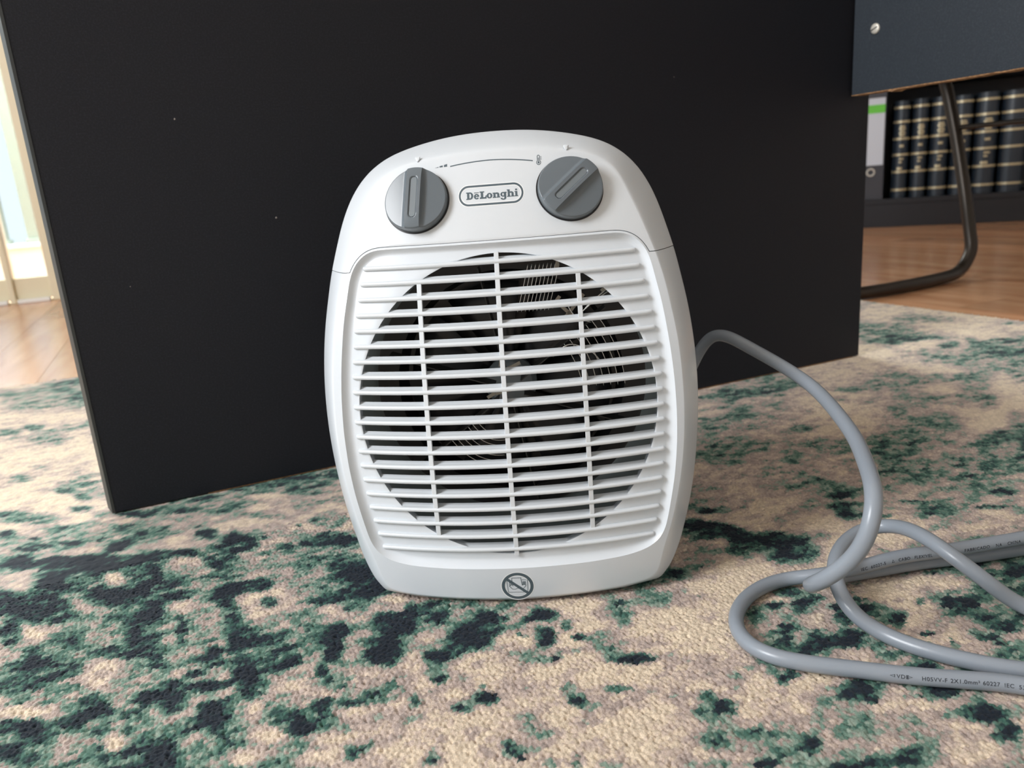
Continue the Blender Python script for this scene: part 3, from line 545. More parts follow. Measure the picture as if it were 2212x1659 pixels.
chb('frame_tube', *tube(P, .0125, 16), M_tube, smooth=True, sharp=60)
b = MB()
c = [(.70,2.02),(1.00,2.10),(1.20,1.40),(.86,1.30)]
b.add([(x,y,.475) for x,y in c] + [(x,y,.515) for x,y in c], [(0,3,2,1),(4,5,6,7),(0,1,5,4),(1,2,6,5),(2,3,7,6),(3,0,4,7)])
chb('seat', b.V, b.F, M_foam, bevel=.01)

# ------------------------------------------------------------------ desk: tall side panel and screwed board
PA = math.atan2(.392, .92)
dk = empty('desk', (-.3676, .6415, 0.0), PA)
tag(dk, 'black laminate desk, one upright panel with a shorter board screwed across its right end', 'desk')
L = .9137
def prism(poly, z0, z1):
    n = len(poly); V = [(x, y, z0) for x, y in poly] + [(x, y, z1) for x, y in poly]
    return V, [tuple(reversed(range(n))), tuple(range(n, 2 * n))] + [(k, (k + 1) % n, n + (k + 1) % n, n + k) for k in range(n)]
PZ0 = .0008
V, F = prism([(.0, 0), (L, 0), (L, .018), (-.0052, .018)], PZ0, .74)
obj('side_panel', V, F, M_lam, dk, bevel=.0006)
V, F = prism([(.0012, -.0003), (.0012, .0), (-.0004, .0), (-.0052, .0172), (-.0060, .0176), (-.0012, -.0001)], PZ0, .74)
obj('edge_band', V, F, M_edge, dk)
V, F = prism([(.08, .0005), (L - .01, .0005), (L - .01, .0175), (.08, .0175)], PZ0 - .0008, PZ0 - .0001)
obj('raw_bottom_edge', V, F, M_chip, dk)
# fine pale specks of dust on the panel
b = MB()
rr = random.Random(5)
for px_, pz_, s_ in ((.019 + .09, .335, .0009), (.1795, .2471, .0011), (.4, .30, .0006), (.05, .20, .0005), (.62, .36, .0006), (.30, .12, .0005)):
    n = 6; V = [(px_ + s_ * math.cos(k * 6.283 / n) * rr.uniform(.6, 1), -.0004, pz_ + s_ * math.sin(k * 6.283 / n) * rr.uniform(.6, 1)) for k in range(n)] + [(px_, -.0009, pz_)]
    b.add(V, [(k, (k + 1) % n, n) for k in range(n)])
o = b.build('dust_speck', mat('dust', (.30, .27, .24), .9), dk); o['kind'] = 'stuff'
bd = math.atan2(-.8968, .4424)
loc = Vector((.4418, .9813, 0))
inv = Matrix.Translation(dk.location) @ Matrix.Rotation(PA, 4, 'Z')
Bm = Matrix.Translation(loc) @ Matrix.Rotation(bd, 4, 'Z')
def bput(name, V, F, m, **k):
    Mx = inv.inverted() @ Bm
    V = [tuple(Mx @ Vector(v)) for v in V]
    return obj(name, V, F, m, dk, **k)
b = MB(); b.box(0.001, .62, 0, .018, .3335, .70); bput('cross_board', b.V, b.F, M_lam_lit, bevel=.0006)
b = MB()                                                     # chipped raw lower edge
n = 90; V = []
rr = random.Random(3)
for i in range(n + 1):
    x = .001 + (.618) * i / n; z = .3332 - rr.uniform(.0, .0008) - (.0022 if rr.random() < .06 else 0)
    V += [(x, .0001 + rr.uniform(-.0006, .0002), .3338), (x, -.0001, z), (x, .0175, z), (x, .0175, .3338)]
F = []
for i in range(n):
    for k in range(4): F.append((4*i+k, 4*i+4+k, 4*i+4+(k+1)%4, 4*i+(k+1)%4))
bput('raw_board_edge', V, F, M_chip)
# slotted screw head on the board
def onboard(x, z, d): return (x, -d, z)
sx, sz, sr = .0307, .4035, .0058
V = []; F = []; n = 28
for r_, h_ in ((sr, .0), (sr, .0010), (sr * .85, .0018), (sr * .45, .0023)):
    V += [onboard(sx + r_ * math.cos(6.28318 * k / n), sz + r_ * math.sin(6.28318 * k / n), h_) for k in range(n)]
V.append(onboard(sx, sz, .0024))
for j in range(3):
    for k in range(n): F.append((j*n+k, j*n+(k+1)%n, (j+1)*n+(k+1)%n, (j+1)*n+k))
F += [(3*n+k, 3*n+(k+1)%n, 4*n) for k in range(n)]
bput('screw', V, F, M_screw, smooth=True, sharp=50)
ca, sa_ = math.cos(.35), math.sin(.35)
V = [onboard(sx + a * ca - c * sa_, sz + a * sa_ + c * ca, h) for h in (.0022, .00275) for a, c in ((-sr*.8,-.0005),(sr*.8,-.0005),(sr*.8,.0005),(-sr*.8,.0005))]
bput('screw_slot', V, [(0,3,2,1),(4,5,6,7),(0,1,5,4),(1,2,6,5),(2,3,7,6),(3,0,4,7)], M_blackp)

# ------------------------------------------------------------------ fan heater (millimetres in its own frame; +x right, +y back, +z up)
ht = empty('fan_heater', (-0.00496, 0.43809, 0.0), -0.06282)
tag(ht, 'white portable fan heater with slatted grille and two grey dials standing on the rug', 'heater')
A1, A2, KX = -0.18578, 1.32755, 1.59359
def sy(x, z): return A1 * z + A2 * z * z + KX * x * x
S_T = [(0,294.6,20),(19,294,20),(35,292.3,20),(53,288.8,20),(70,284,20),(82,277,20),(90.3,269,20),(97,259,20),(101,250,20),(103.8,243,20),(107,231,20),(112,213.8,20),(115,197.5,20),(118.4,180,20),(120.6,162,20),(121.9,145,20),(122.3,126,20),(121.7,107,20),(120,86,20),(117.8,68,20),(115,50,20),(111.5,38,18),(107.5,27,13),(103,18,9),(98.5,11,6),(91.5,4,3.2),(67,1.8,2.6),(37,1.3,2.2),(0,.6,2)]
E_T = [(0,281),(14,281),(31.7,280),(57,276.5),(67,272),(74.5,267),(79.5,258),(83.3,248),(88.5,236),(92.6,224),(96.5,213.8),(101,197),(104,180),(106.5,165),(108,148),(108.8,125),(108,105),(106.5,88),(104,72),(100.5,55),(97,42),(93.5,32),(91,22),(89.5,13),(88,8.5),(65,6),(37,5.3),(0,4.8)]
P_T = [(0,227.3),(76,227.3),(82,225.5),(87,221.5),(91,216),(92.8,211),(95.2,199),(98,186),(100,172),(102,155),(103.3,138),(103.8,118),(103,97),(101,78),(97.8,60),(94.8,45),(92,38.5),(87.5,34),(80,30.8),(68,28.7),(45,27.6),(0,27.2)]
Q_T = [(0,223.2),(74,223.0),(79,221.3),(83.5,217.6),(86,213.4),(87.6,208),(90,198),(92,187),(94,172),(96,155),(97.3,138),(97.6,118),(96.8,98),(94.8,80),(92,63),(89.5,50),(86,41),(80,36.5),(70,34.2),(45,33.2),(0,32.8)]
ZS = 214.5
NUP, NLO = 180, 300
def full_loop(T, smooth_it=3, w=13):
    """mirror the right half, smooth, and return closed loop (N,3) x z off; starts at the top centre, clockwise"""
    T = np.array([(t + (0,))[:3] for t in T], float)
    L_ = np.vstack([T, T[-2:0:-1] * np.array([-1, 1, 1])])
    # dense resample then light smoothing
    C = np.vstack([L_, L_[:1]])
    s = np.r_[0, np.cumsum(np.hypot(*(np.diff(C[:, :2], axis=0).T)))]
    q = np.linspace(0, s[-1], 2400, endpoint=False)
    D = np.stack([np.interp(q, s, C[:, k]) for k in range(3)], 1)
    for _ in range(smooth_it):
        D = sum(np.roll(D, k, 0) for k in range(-w, w + 1)) / (2 * w + 1)
    return D
def split(D, z=ZS):
    """upper arc: left seam -> top -> right seam; lower arc: right seam -> bottom -> left seam"""
    r = [i for i in range(len(D)) if D[i, 0] > 0 and D[i, 1] >= z and D[(i + 1) % len(D), 1] < z][0]
    l = [i for i in range(len(D)) if D[i, 0] < 0 and D[i, 1] < z and D[(i + 1) % len(D), 1] >= z][0]
    def cut(i):
        a, b_ = D[i], D[(i + 1) % len(D)]
        t = (z - a[1]) / (b_[1] - a[1]); return a + (b_ - a) * t
    pr, pl = cut(r), cut(l)
    up = np.vstack([pl, D[l + 1:] if l + 1 < len(D) else D[:0], D[:r + 1], pr])
    lo = np.vstack([pr, D[r + 1:l + 1], pl])
    def rs(C, n):
        s = np.r_[0, np.cumsum(np.hypot(*(np.diff(C[:, :2], axis=0).T)))]
        q = np.linspace(0, s[-1], n); return np.stack([np.interp(q, s, C[:, k]) for k in range(3)], 1)
    return rs(up, NUP), rs(lo, NLO)
def grow(D, d):
    n = np.stack([np.roll(D[:, 1], -4) - np.roll(D[:, 1], 4), -(np.roll(D[:, 0], -4) - np.roll(D[:, 0], 4))], 1)
    n /= np.linalg.norm(n, axis=1)[:, None]
    c = np.array([0, 130.0]); sgn = np.sign(np.mean(np.sum(n * (D[:, :2] - c), 1)))
    G = D.copy(); G[:, :2] += n * sgn * d; return G
def blended(T):
    a, b_ = full_loop(T, 2, 5), full_loop(T, 3, 20)
    k = np.clip((a[:, 1] - 12) / 30, 0, 1)[:, None]
    return a * (1 - k) + b_ * k
Sf, Ef, Pf, Qf = blended(S_T), full_loop(E_T, 3, 15), full_loop(P_T), full_loop(Q_T)
Sf[:, 1] = np.maximum(Sf[:, 1], .3)
P1f = grow(Pf, 1.5)
Su, Sl = split(Sf); Eu, El = split(Ef); Pu, Pl = split(Pf); P1u, P1l = split(P1f); Qu, Ql = split(Qf)
def to3(loop, off):
    """x,z in mm + offset mm in depth -> metres on the curved front"""
    x = loop[:, 0] / 1000; z = loop[:, 1] / 1000
    return np.stack([x, A1 * z + A2 * z * z + KX * x * x + off / 1000, z], 1)
def rings_to_mesh(R, closed):
    n = len(R[0]); V = np.vstack(R); F = []
    m_ = n if closed else n - 1
    for j in range(len(R) - 1):
        for k in range(m_):
            F.append((j*n+k, j*n+(k+1)%n, (j+1)*n+(k+1)%n, (j+1)*n+k))
    return V, F
BO = -2.0           # border face stands this far proud of the slat crests
def rim_rings(E, S):
    out = []
    for t in (.0, .06, .15, .3, .5, .7, .86, .95, 1.0):
        lp = E + (S - E) * t
        out.append(to3(lp, BO + (S[:, 2] - BO) * (t ** 1.35)))
    return out
# control panel (upper shell)
gapU = P1u.copy(); gapU = gapU
R = []
up0 = P1u.copy()
c0 = to3(up0, BO + 2.2); R.append(c0)
c1 = to3(up0, BO + .35); R.append(c1)
inn = up0 + (Eu - up0) * .012
R.append(to3(inn, BO))
for t in np.linspace(.04, .97, 16):
    R.append(to3(up0 + (Eu - up0) * t, BO))
R += rim_rings(Eu, Su)
back = Su.copy(); back[:, :2] = Su[:, :2] * .998 + np.array([0, .13 * 2]); R.append(to3(back, 26.0)); R.append(to3(back, 26.5) + np.array([0, .001, 0]))
V, F = rings_to_mesh(R, False)
# pull the two horizontal seam edges apart by a hair
V = np.array(V); n_ = NUP
for j in range(len(R)):
    for k, idx in ((0, j * n_), (n_ - 1, j * n_ + n_ - 1)):
        V[idx, 2] += .00022
lipV = []; lipF = []
base = len(V)
for side in (0, n_ - 1):
    ids = [j * n_ + side for j in range(len(R))]
    st = len(V)
    V = np.vstack([V, V[ids] + np.array([0, .0022, -.0])])
    for a in range(len(ids) - 1): F.append((ids[a], ids[a + 1], st + a + 1, st + a))
obj('control_panel', V, F, M_white, ht, smooth=True, sharp=55)

# lower shell with recessed grille field and round opening
ZC, RO = 128.4, 92.6
def circ_like(L_, r):
    d = L_[:, :2] - np.array([0, ZC]); d /= np.linalg.norm(d, axis=1)[:, None]
    return np.hstack([d * r + np.array([0, ZC]), np.zeros((len(L_), 1))])
# lower outer face
R = [to3(P1l, BO)]
for t in np.linspace(.08, .95, 9): R.append(to3(P1l + (El - P1l) * t, BO))
R += rim_rings(El, Sl)
bk = Sl.copy(); o2 = np.maximum(Sl[:, 2] + 2, np.minimum(26, Sl[:, 2] + 6))
R.append(to3(bk, o2)); R.append(to3(bk, o2 + 1.0))
V, F = rings_to_mesh(R, False); V = np.array(V)
for j in range(len(R)):
    for idx in (j * NLO, j * NLO + NLO - 1): V[idx, 2] -= .00022
for side in (0, NLO - 1):
    ids = [j * NLO + side for j in range(len(R))]; st = len(V)
    V = np.vstack([V, V[ids] + np.array([0, .0022, 0])])
    for a in range(len(ids) - 1): F.append((ids[a], ids[a + 1], st + a + 1, st + a))
nV = len(V)
# full closed field: strip P1->P, slope P->Q, plate Q->circle, wall
cl = lambda u, l: np.vstack([u[:-1], l[:-1]])
P1c, Pc, Qc = cl(P1u, P1l), cl(Pu, Pl), cl(Qu, Ql)
RR = [to3(P1c + (Pc - P1c) * .12, BO + 2.0), to3(P1c + (Pc - P1c) * .2, BO + .25), to3(P1c + (Pc - P1c) * .4, BO), to3(Pc, BO)]
GO = 2.4
for t in (.1, .25, .4, .55, .7, .82, .92, 1.0):
    sdp = (1 - (1 - t) ** 1.9)
    RR.append(to3(Pc + (Qc - Pc) * t, BO + (GO - BO) * sdp))
for t in (.04, .2, .4, .6, .8, .96):
    RR.append(to3(Qc + (circ_like(Qc, RO) - Qc) * t, GO))
RR.append(to3(circ_like(Qc, RO - .15), GO + .35))
RR.append(to3(circ_like(Qc, RO), GO + 3.0)); RR.append(to3(circ_like(Qc, RO + .1), GO + 7.0))
RR.append(to3(circ_like(Qc, RO + 2.5), GO + 7.4))
V2, F2 = rings_to_mesh(RR, True)
F = F + [tuple(i + nV for i in f) for f in F2]; V = np.vstack([V, V2])
# bridge the lower strip where shell and field are one moulding
nU = NUP - 1
st1 = nV                                   # ring 0 of field starts here
for k in range(NLO - 1):
    a, b_ = k, k + 1
    ra = nV + 2 * len(Pc) + (nU + k) % len(Pc); rb = nV + 2 * len(Pc) + (nU + k + 1) % len(Pc)
    F.append((a, b_, rb, ra))
obj('front_shell', V, F, M_whiteg, ht, smooth=True, sharp=50)

# rear housing, closed at the back, with flat base
Sc = cl(Su, Sl)
R = [to3(Sc, np.minimum(Sc[:, 2] + 5.5, 25.5))]
ctr = np.array([0, 135.0])
def rear(scale, y):
    x = Sc[:, 0] * scale / 1000; z = (Sc[:, 1] - 2) * scale / 1000 + .002 if scale == 1 else (np.maximum((Sc[:, 1] - 135) * scale + 135, 3.0 + 0 * Sc[:, 1])) / 1000
    z = np.maximum(z, .002); z = np.where(Sc[:, 1] < 12, np.minimum(z, .0035), z)
    return np.stack([x, np.full(len(x), y), z], 1)
yfront = R[0]
for t, sc_ in ((.35, 1.0), (.7, .985), (.92, .95), (1.0, .90)):
    tgt = rear(sc_, .132)
    q = yfront * (1 - t) + tgt * t
    q[:, 0] = tgt[:, 0]; q[:, 2] = tgt[:, 2]
    R.append(q)
R.append(np.stack([R[-1][:, 0] * .96, np.full(len(Sc), .1335), (R[-1][:, 2] - .13) * .96 + .13], 1))
V, F = rings_to_mesh(R, True)
n_ = len(Sc); base = (len(R) - 1) * n_
V = np.vstack([V, [[0, .1338, .13]]])
for k in range(n_): F.append((base + k, base + (k + 1) % n_, len(V) - 1))
obj('rear_housing', V, F, M_white, ht, smooth=True, sharp=50)
for fx in (-.07, .07):
    for fy in (.03, .115):
        V = []; n = 16
        for z, r_ in ((-.0012, .008), (.0028, .009)): V += [(fx + r_ * math.cos(6.28318*k/n), fy + r_ * math.sin(6.28318*k/n), z) for k in range(n)]
        obj('rubber_foot', V, [tuple(range(n)), tuple(reversed(range(n, 2*n)))] + [(k, (k+1)%n, n+(k+1)%n, n+k) for k in range(n)], M_blackp, ht)
b = MB(); b.box(-.05, .05, .1341, .1349, .08, .18)
for i in range(12): b.box(-.046, .046, .1349, .1362, .084 + i * .008, .087 + i * .008)
b.build('rear_intake_grille', M_white, ht)

# 20 slats
W_ = [0.08361,0.08584,0.08784,0.08981,0.09137,0.0925,0.09376,0.09454,0.09518,0.09542,0.09562,0.09549,0.09508,0.09473,0.0939,0.09293,0.09184,0.09037,0.08867,0.08665]
RIB = [(2.8,-1.45),(1.3,-1.42),(.5,-1.15),(.1,-.6),(-.05,0),(.1,.6),(.5,1.1),(1.2,1.4),(2.8,1.45)]
VAN = [(1.6,-.95),(1.6,1.05),(4.2,1.75),(6.3,2.55),(6.6,2.3),(6.5,1.5),(4.0,.3)]
for i in range(20):
    z0 = .21609 - i * .00928; w = W_[i] + .0012
    b = MB()
    xs_ = [-w + e for e in (0, .0003, .0008, .0014)] + list(np.linspace(-w + .004, w - .004, 44)) + [w - e for e in (.0014, .0008, .0003, 0)]
    V = []
    for x in xs_:
        e = min(w - abs(x), .0014) / .0014
        s_ = math.sqrt(max(0, 1 - (1 - e) ** 2)) * .97 + .03
        for (dy, dz) in RIB:
            V.append((x, sy(x, z0) + (2.8 - (2.8 - dy) * s_) / 1000, z0 + dz * s_ / 1000))
    n = len(RIB); F = []
    for a in range(len(xs_) - 1):
        for k in range(n): F.append((a*n+k, a*n+(k+1)%n, (a+1)*n+(k+1)%n, (a+1)*n+k))
    F += [tuple(range(n)), tuple(reversed(range((len(xs_)-1)*n, len(xs_)*n)))]
    b.add(V, F)
    hh = RO / 1000; dz_ = z0 - ZC / 1000
    c2 = hh * hh - dz_ * dz_
    if c2 > 0:
        c_ = math.sqrt(c2) - .0002
        V = []; xs2 = np.linspace(-c_, c_, 36); n = len(VAN)
        for tt in np.linspace(-1, 1, 36):
            for (dy, dz) in VAN:
                x = tt * (math.sqrt(max(0, hh * hh - (dz_ + dz / 1000) ** 2)) - .0001)
                V.append((x, sy(x, z0) + dy / 1000, z0 + dz / 1000))
        F = []
        for a in range(len(xs2) - 1):
            for k in range(n): F.append((a*n+k, a*n+(k+1)%n, (a+1)*n+(k+1)%n, (a+1)*n+k))
        F += [tuple(range(n)), tuple(reversed(range((len(xs2)-1)*n, len(xs2)*n)))]
        b.add(V, F)
    b.build('slat', M_white, ht, smooth=True, sharp=38)
# three upright ribs behind the slat crests
for xm in (-.04837, 0, .04837):
    c_ = math.sqrt((RO/1000) ** 2 - xm * xm) + .0006
    V = []; zz = np.linspace(ZC/1000 - c_, ZC/1000 + c_, 60)
    sec = [(-1.45, .95), (-1.25, .75), (1.25, .75), (1.45, .95), (1.1, 5.5), (-1.1, 5.5)]; n = 6
    for z in zz:
        for dx, dy in sec: V.append((xm + dx/1000, sy(xm + dx/1000, z) + dy/1000, z))
    F = []
    for a in range(len(zz) - 1):
        for k in range(n): F.append((a*n+k, (a+1)*n+k, (a+1)*n+(k+1)%n, a*n+(k+1)%n))
    F += [tuple(reversed(range(n))), tuple(range((len(zz)-1)*n, len(zz)*n))]
    obj('grille_upright', V, F, M_white, ht, smooth=True, sharp=38)

# inside: duct, back plate, fan, element
n = 72; V = []; F = []
for y, r_ in ((.052, .0925), (.070, .0925), (.0705, .090), (.0705, .078), (.088, .074), (.0885, .0001)):
    V += [(r_ * math.cos(6.28318*k/n), y, ZC/1000 + r_ * math.sin(6.28318*k/n)) for k in range(n)]
R0 = to3(circ_like(np.array([[math.cos(6.28318*k/n), ZC + math.sin(6.28318*k/n), 0] for k in range(n)]), RO + 1.5), GO + 6.8)
V = list(map(tuple, R0)) + V
for j in range(2):
    for k in range(n): F.append((j*n+k, (j+1)*n+k, (j+1)*n+(k+1)%n, j*n+(k+1)%n))
obj('air_duct', V[:3*n], F, M_duct, ht, smooth=True)
F = []
for j in range(2, 6):
    for k in range(n): F.append((j*n+k, (j+1)*n+k, (j+1)*n+(k+1)%n, j*n+(k+1)%n))
obj('fan_shroud', V, F, M_blackp, ht, smooth=True, sharp=40)
V = []; F = []; nb = 7
for i in range(nb):
    a0 = 6.28318 * i / nb
    for j in range(5):
        r_ = .016 + (.07 - .016) * j / 4
        for k in range(5):
            a = a0 + (k / 4 - .5) * .75
            V.append((r_ * math.cos(a), .077 + .009 * (k / 4 - .5), ZC/1000 + r_ * math.sin(a)))
    for j in range(4):
        for k in range(4): q = i*25 + j*5 + k; F.append((q, q+1, q+6, q+5))
fb = obj('fan_blades', V, F, M_blackp, ht, smooth=True)
sm = fb.modifiers.new('thick', 'SOLIDIFY'); sm.thickness = .0012
V = []; n = 32
for y, r_ in ((.084, .018), (.070, .018), (.067, .015), (.0665, .0)):
    V += [(r_ * math.cos(6.28318*k/n), y, ZC/1000 + r_ * math.sin(6.28318*k/n)) for k in range(n)]
obj('fan_hub', V, [(j*n+k, (j+1)*n+k, (j+1)*n+(k+1)%n, j*n+(k+1)%n) for j in range(3) for k in range(n)], M_greyslot, ht, smooth=True, sharp=40)
# crossed mica boards carrying the zig-zag heating wires
def bar(mb, p, q, wdt, th):
    p = np.array(p); q = np.array(q); d = (q - p) / np.linalg.norm(q - p)
    s_ = np.cross(d, [0, 1, 0]); s_ /= np.linalg.norm(s_); t_ = np.array([0, 1.0, 0])
    V = [e + a * s_ * th / 2 + c * t_ * wdt / 2 for e in (p, q) for a, c in ((-1,-1),(1,-1),(1,1),(-1,1))]
    mb.add(V, [(0,3,2,1),(4,5,6,7),(0,1,5,4),(1,2,6,5),(2,3,7,6),(3,0,4,7)])
YE = .055
el = MB()
for ang in (38, 100, 160, 218, 280, 340):
    a = math.radians(ang)
    bar(el, (.010*math.cos(a), YE, ZC/1000 + .010*math.sin(a)), (.083*math.cos(a), YE, ZC/1000 + .083*math.sin(a)), .014, .0008)
hb = el.build('mica_frame', mat('dark_mica', (.03, .028, .025), .5), ht)
def wires(seq, r_=.00032, name='heating_wire'):
    mb = MB()
    for P_ in seq:
        Q_, _ = spline(P_, .0015); V, F = tube(Q_, r_, 6); mb.add(V, F)
    return mb.build(name, M_steel, ht, smooth=True)
# spiral of wire crossing the spokes
def coil_run(a0, a1, r_lo, r_hi, count, y):
    seq = []
    for i in range(count):
        t = i / (count - 1); r_ = r_lo + (r_hi - r_lo) * t
        pts = []
        for k in range(9):
            a = math.radians(a0 + (a1 - a0) * k / 8)
            pts.append((r_ * math.cos(a), y - .0012 * math.sin(k / 8 * math.pi) - .0005 * (i % 2), ZC/1000 + r_ * math.sin(a) - .0015 * math.sin(k / 8 * math.pi)))
        seq.append(pts)
    return seq
wires([[(x, YE - .008, .2105), (x - .0035, YE - .0075, .198), (x - .009, YE - .006, .180)] for x in np.linspace(.018, .038, 9)])
wires(coil_run(0, 38, .048, .076, 7, YE - .009))
wires(coil_run(218, 262, .030, .052, 7, YE - .009))
wires([[(.052, YE-.01, .180), (.060, YE-.011, .187), (.070, YE-.01, .1935), (.074, YE-.008, .190)], [(.050, YE-.01, .178), (.058, YE-.011, .1845), (.0685, YE-.01, .191)],
       [(.030, YE-.01, .150), (.041, YE-.012, .158), (.055, YE-.01, .152), (.064, YE-.008, .140)], [(.040, YE-.01, .186), (.046, YE-.012, .176), (.056, YE-.01, .171)]], .0005, 'lead_wire')
el = MB()
for (x, z, a, l) in ((.034, .186, .9, .009), (.040, .1805, -.8, .016), (.046, .183, .85, .018), (.060, .1965, -.6, .008), (.067, .194, .7, .010), (.036, .208, 1.35, .010), (.004, .146, .4, .010), (-.004, .149, 1.4, .006), (-.004, .129, .2, .010), (-.012, .127, .5, .006)):
    dx, dz = math.cos(a) * l / 2, math.sin(a) * l / 2
    bar(el, (x - dx, YE - .011, z - dz), (x + dx, YE - .011, z + dz), .0008, .0022)
eo = el.build('metal_terminal', mat('zinc_bracket', (.30, .28, .24), .4, metal=.7), ht); eo['kind'] = 'stuff'

# dials
def knob(cx, cz, ang):
    x0, z0 = cx / 1000, cz / 1000
    nx = np.array([1, 2 * KX * x0, 0.0]); nz = np.array([0, A1 + 2 * A2 * z0, 1.0])
    nx /= np.linalg.norm(nx); out = np.cross(nx, nz); out /= np.linalg.norm(out); nz = np.cross(out, nx); nz /= np.linalg.norm(nz)
    o0 = np.array([x0, sy(x0, z0) + BO / 1000, z0])
    ca, sa = math.cos(ang), math.sin(ang)
    def P(u, v, h):       # u across the grip, v along it
        a = u * ca + v * sa; c = -u * sa + v * ca
        return o0 + nx * a + nz * c + out * h
    r = .0198
    # dark ring in the well
    V = []; F = []; n = 72
    for rr_, h in ((.0206, -.0012), (.0206, .00028), (.0190, .00035)):
        V += [P(rr_ * math.cos(6.28318*k/n), rr_ * math.sin(6.28318*k/n), h) for k in range(n)]
    for j in range(2):
        for k in range(n): F.append((j*n+k, j*n+(k+1)%n, (j+1)*n+(k+1)%n, (j+1)*n+k))
    F.append(tuple(2*n+k for k in range(n)))
    obj('knob_well', V, F, M_blackp, ht, smooth=True, sharp=40)
    us = np.concatenate([-r * np.cos(np.linspace(0, math.acos(.0078 / r), 20)), [-.0072, -.0066, -.006, -.0056, -.0052, -.0049], np.linspace(-.0046, .0046, 25), [.0049, .0052, .0056, .006, .0066, .0072], r * np.cos(np.linspace(math.acos(.0078 / r), 0, 20))])
    tv = np.sin(np.linspace(-math.pi/2, math.pi/2, 91))
    def hgt(u, v):
        rr_ = math.hypot(u, v) / r; a = abs(u)
        grip = .0088 - .0016 * rr_ ** 4
        side = .0056 - .0018 * ((a - .005) / .015) ** 1.2 if a > .005 else .0056
        t = min(1, max(0, (a - .0046) / .0026)); t = 1 - (1 - t) ** 1.8
        h = grip * (1 - t) + side * t
        # slot
        sd = math.hypot(u, max(0, abs(v) - .0108)) - .0021
        if sd < .0004:
            q = min(1, max(0, (.0004 - sd) / .0005)); h -= .0010 * q
        if rr_ > .965: h -= .0008 * ((rr_ - .965) / .035) ** 2
        return h
    nu, nv = len(us), len(tv); V = []
    for u in us:
        half = math.sqrt(max(0, r * r - u * u))
        for t in tv: V.append(P(u, t * half, hgt(u, t * half)))
    F = [(i*nv+j, (i+1)*nv+j, (i+1)*nv+j+1, i*nv+j+1) for i in range(nu-1) for j in range(nv-1)]
    # skirt
    rim = [i*nv for i in range(nu)] + [i*nv+nv-1 for i in reversed(range(nu))]
    st = len(V)
    for idx in rim:
        p = V[idx]; h = (p - o0) @ out; V.append(p - out * (h - .0003))
    for k in range(len(rim)): F.append((rim[k], rim[(k+1) % len(rim)], st + (k+1) % len(rim), st + k))
    kb = obj('dial', V, F, M_grey, ht, smooth=True, sharp=42)
    V = []; n = 40
    out_pts = [(.0019 * math.cos(a), .0108 + .0019 * math.sin(a)) for a in np.linspace(0, math.pi, 14)] + [(.0019 * math.cos(a), -.0108 + .0019 * math.sin(a)) for a in np.linspace(math.pi, 2 * math.pi, 14)]
    obj('pointer_inlay', [P(u, v, .00795) for u, v in out_pts] + [P(u, v, .0070) for u, v in out_pts], [tuple(range(28))] + [(k, (k+1)%28, 28+(k+1)%28, 28+k) for k in range(28)], M_greyslot, kb)
    return kb
knob(-47.1, 254.0, math.radians(1))
knob(46.7, 254.6, math.radians(50))

# printed marks: flat pieces laid on the curved front
def onf(x, z, h=.09):
    """mm in, metres out, h = mm proud of the border face"""
    x /= 1000; z /= 1000; return (x, sy(x, z) + (BO - h) / 1000, z)
class Ink:
    def __init__(s, cx, cz, tilt=0.0, h=.09): s.m = MB(); s.c = (cx, cz); s.t = tilt; s.h = h
    def P(s, x, z):
        c, d = math.cos(s.t), math.sin(s.t); return onf(s.c[0] + x * c - z * d, s.c[1] + x * d + z * c, s.h)
    def poly(s, pts): s.m.add([s.P(*p) for p in pts], [tuple(range(len(pts)))])
    def rect(s, x0, x1, z0, z1):
        n = max(1, int(abs(x1 - x0) / 2.5))
        for i in range(n):
            a, b_ = x0 + (x1 - x0) * i / n, x0 + (x1 - x0) * (i + 1) / n
            s.poly([(a, z0), (b_, z0), (b_, z1), (a, z1)])
    def stroke(s, pts, w, closed=False):
        pts = [np.array(p, float) for p in pts]; n = len(pts)
        L_ = []; R_s = []
        for i in range(n):
            a = pts[i-1] if (i > 0 or closed) else pts[i]; b_ = pts[(i+1) % n] if (i < n-1 or closed) else pts[i]
            d = b_ - a; d = d / (np.linalg.norm(d) + 1e-9); nn = np.array([-d[1], d[0]]) * w / 2
            L_.append(pts[i] + nn); R_s.append(pts[i] - nn)
        V = [s.P(*p) for p in L_ + R_s]
        s.m.add(V, [(i, (i+1) % n, n + (i+1) % n, n + i) for i in range(n if closed else n-1)])
    def ering(s, cx, cz, rx, rz, ix, iz, a0=0, a1=360, n=24):
        O_ = []; I_ = []
        for k in range(n + 1):
            a = math.radians(a0 + (a1 - a0) * k / n)
            O_.append((cx + rx * math.cos(a), cz + rz * math.sin(a))); I_.append((cx + ix * math.cos(a), cz + iz * math.sin(a)))
        s.m.add([s.P(*p) for p in O_ + I_], [(k, k+1, n+2+k, n+1+k) for k in range(n)])
    def build(s, name, m, **k):
        o = s.m.build(name, m, ht, **k); return o
def stadium(w, h, n=16):
    r = h / 2; q = w / 2 - r
    return [(q + r * math.cos(a), r * math.sin(a)) for a in np.linspace(-math.pi/2, math.pi/2, n)] + \
           [(x, r) for x in np.linspace(q, -q, 8)[1:-1]] + [(-q + r * math.cos(a), r * math.sin(a)) for a in np.linspace(math.pi/2, 3*math.pi/2, n)] + [(x, -r) for x in np.linspace(-q, q, 8)[1:-1]]
k_ = Ink(-1.1, 255.2, 0, .05); k_.stroke(stadium(38.3, 10.9), 2.3, True); k_.build('logo_halo', M_halo)
k_ = Ink(-1.1, 255.2, 0, .10); k_.stroke(stadium(38.3, 10.9), 1.15, True); k_.build('logo_oval', M_print)
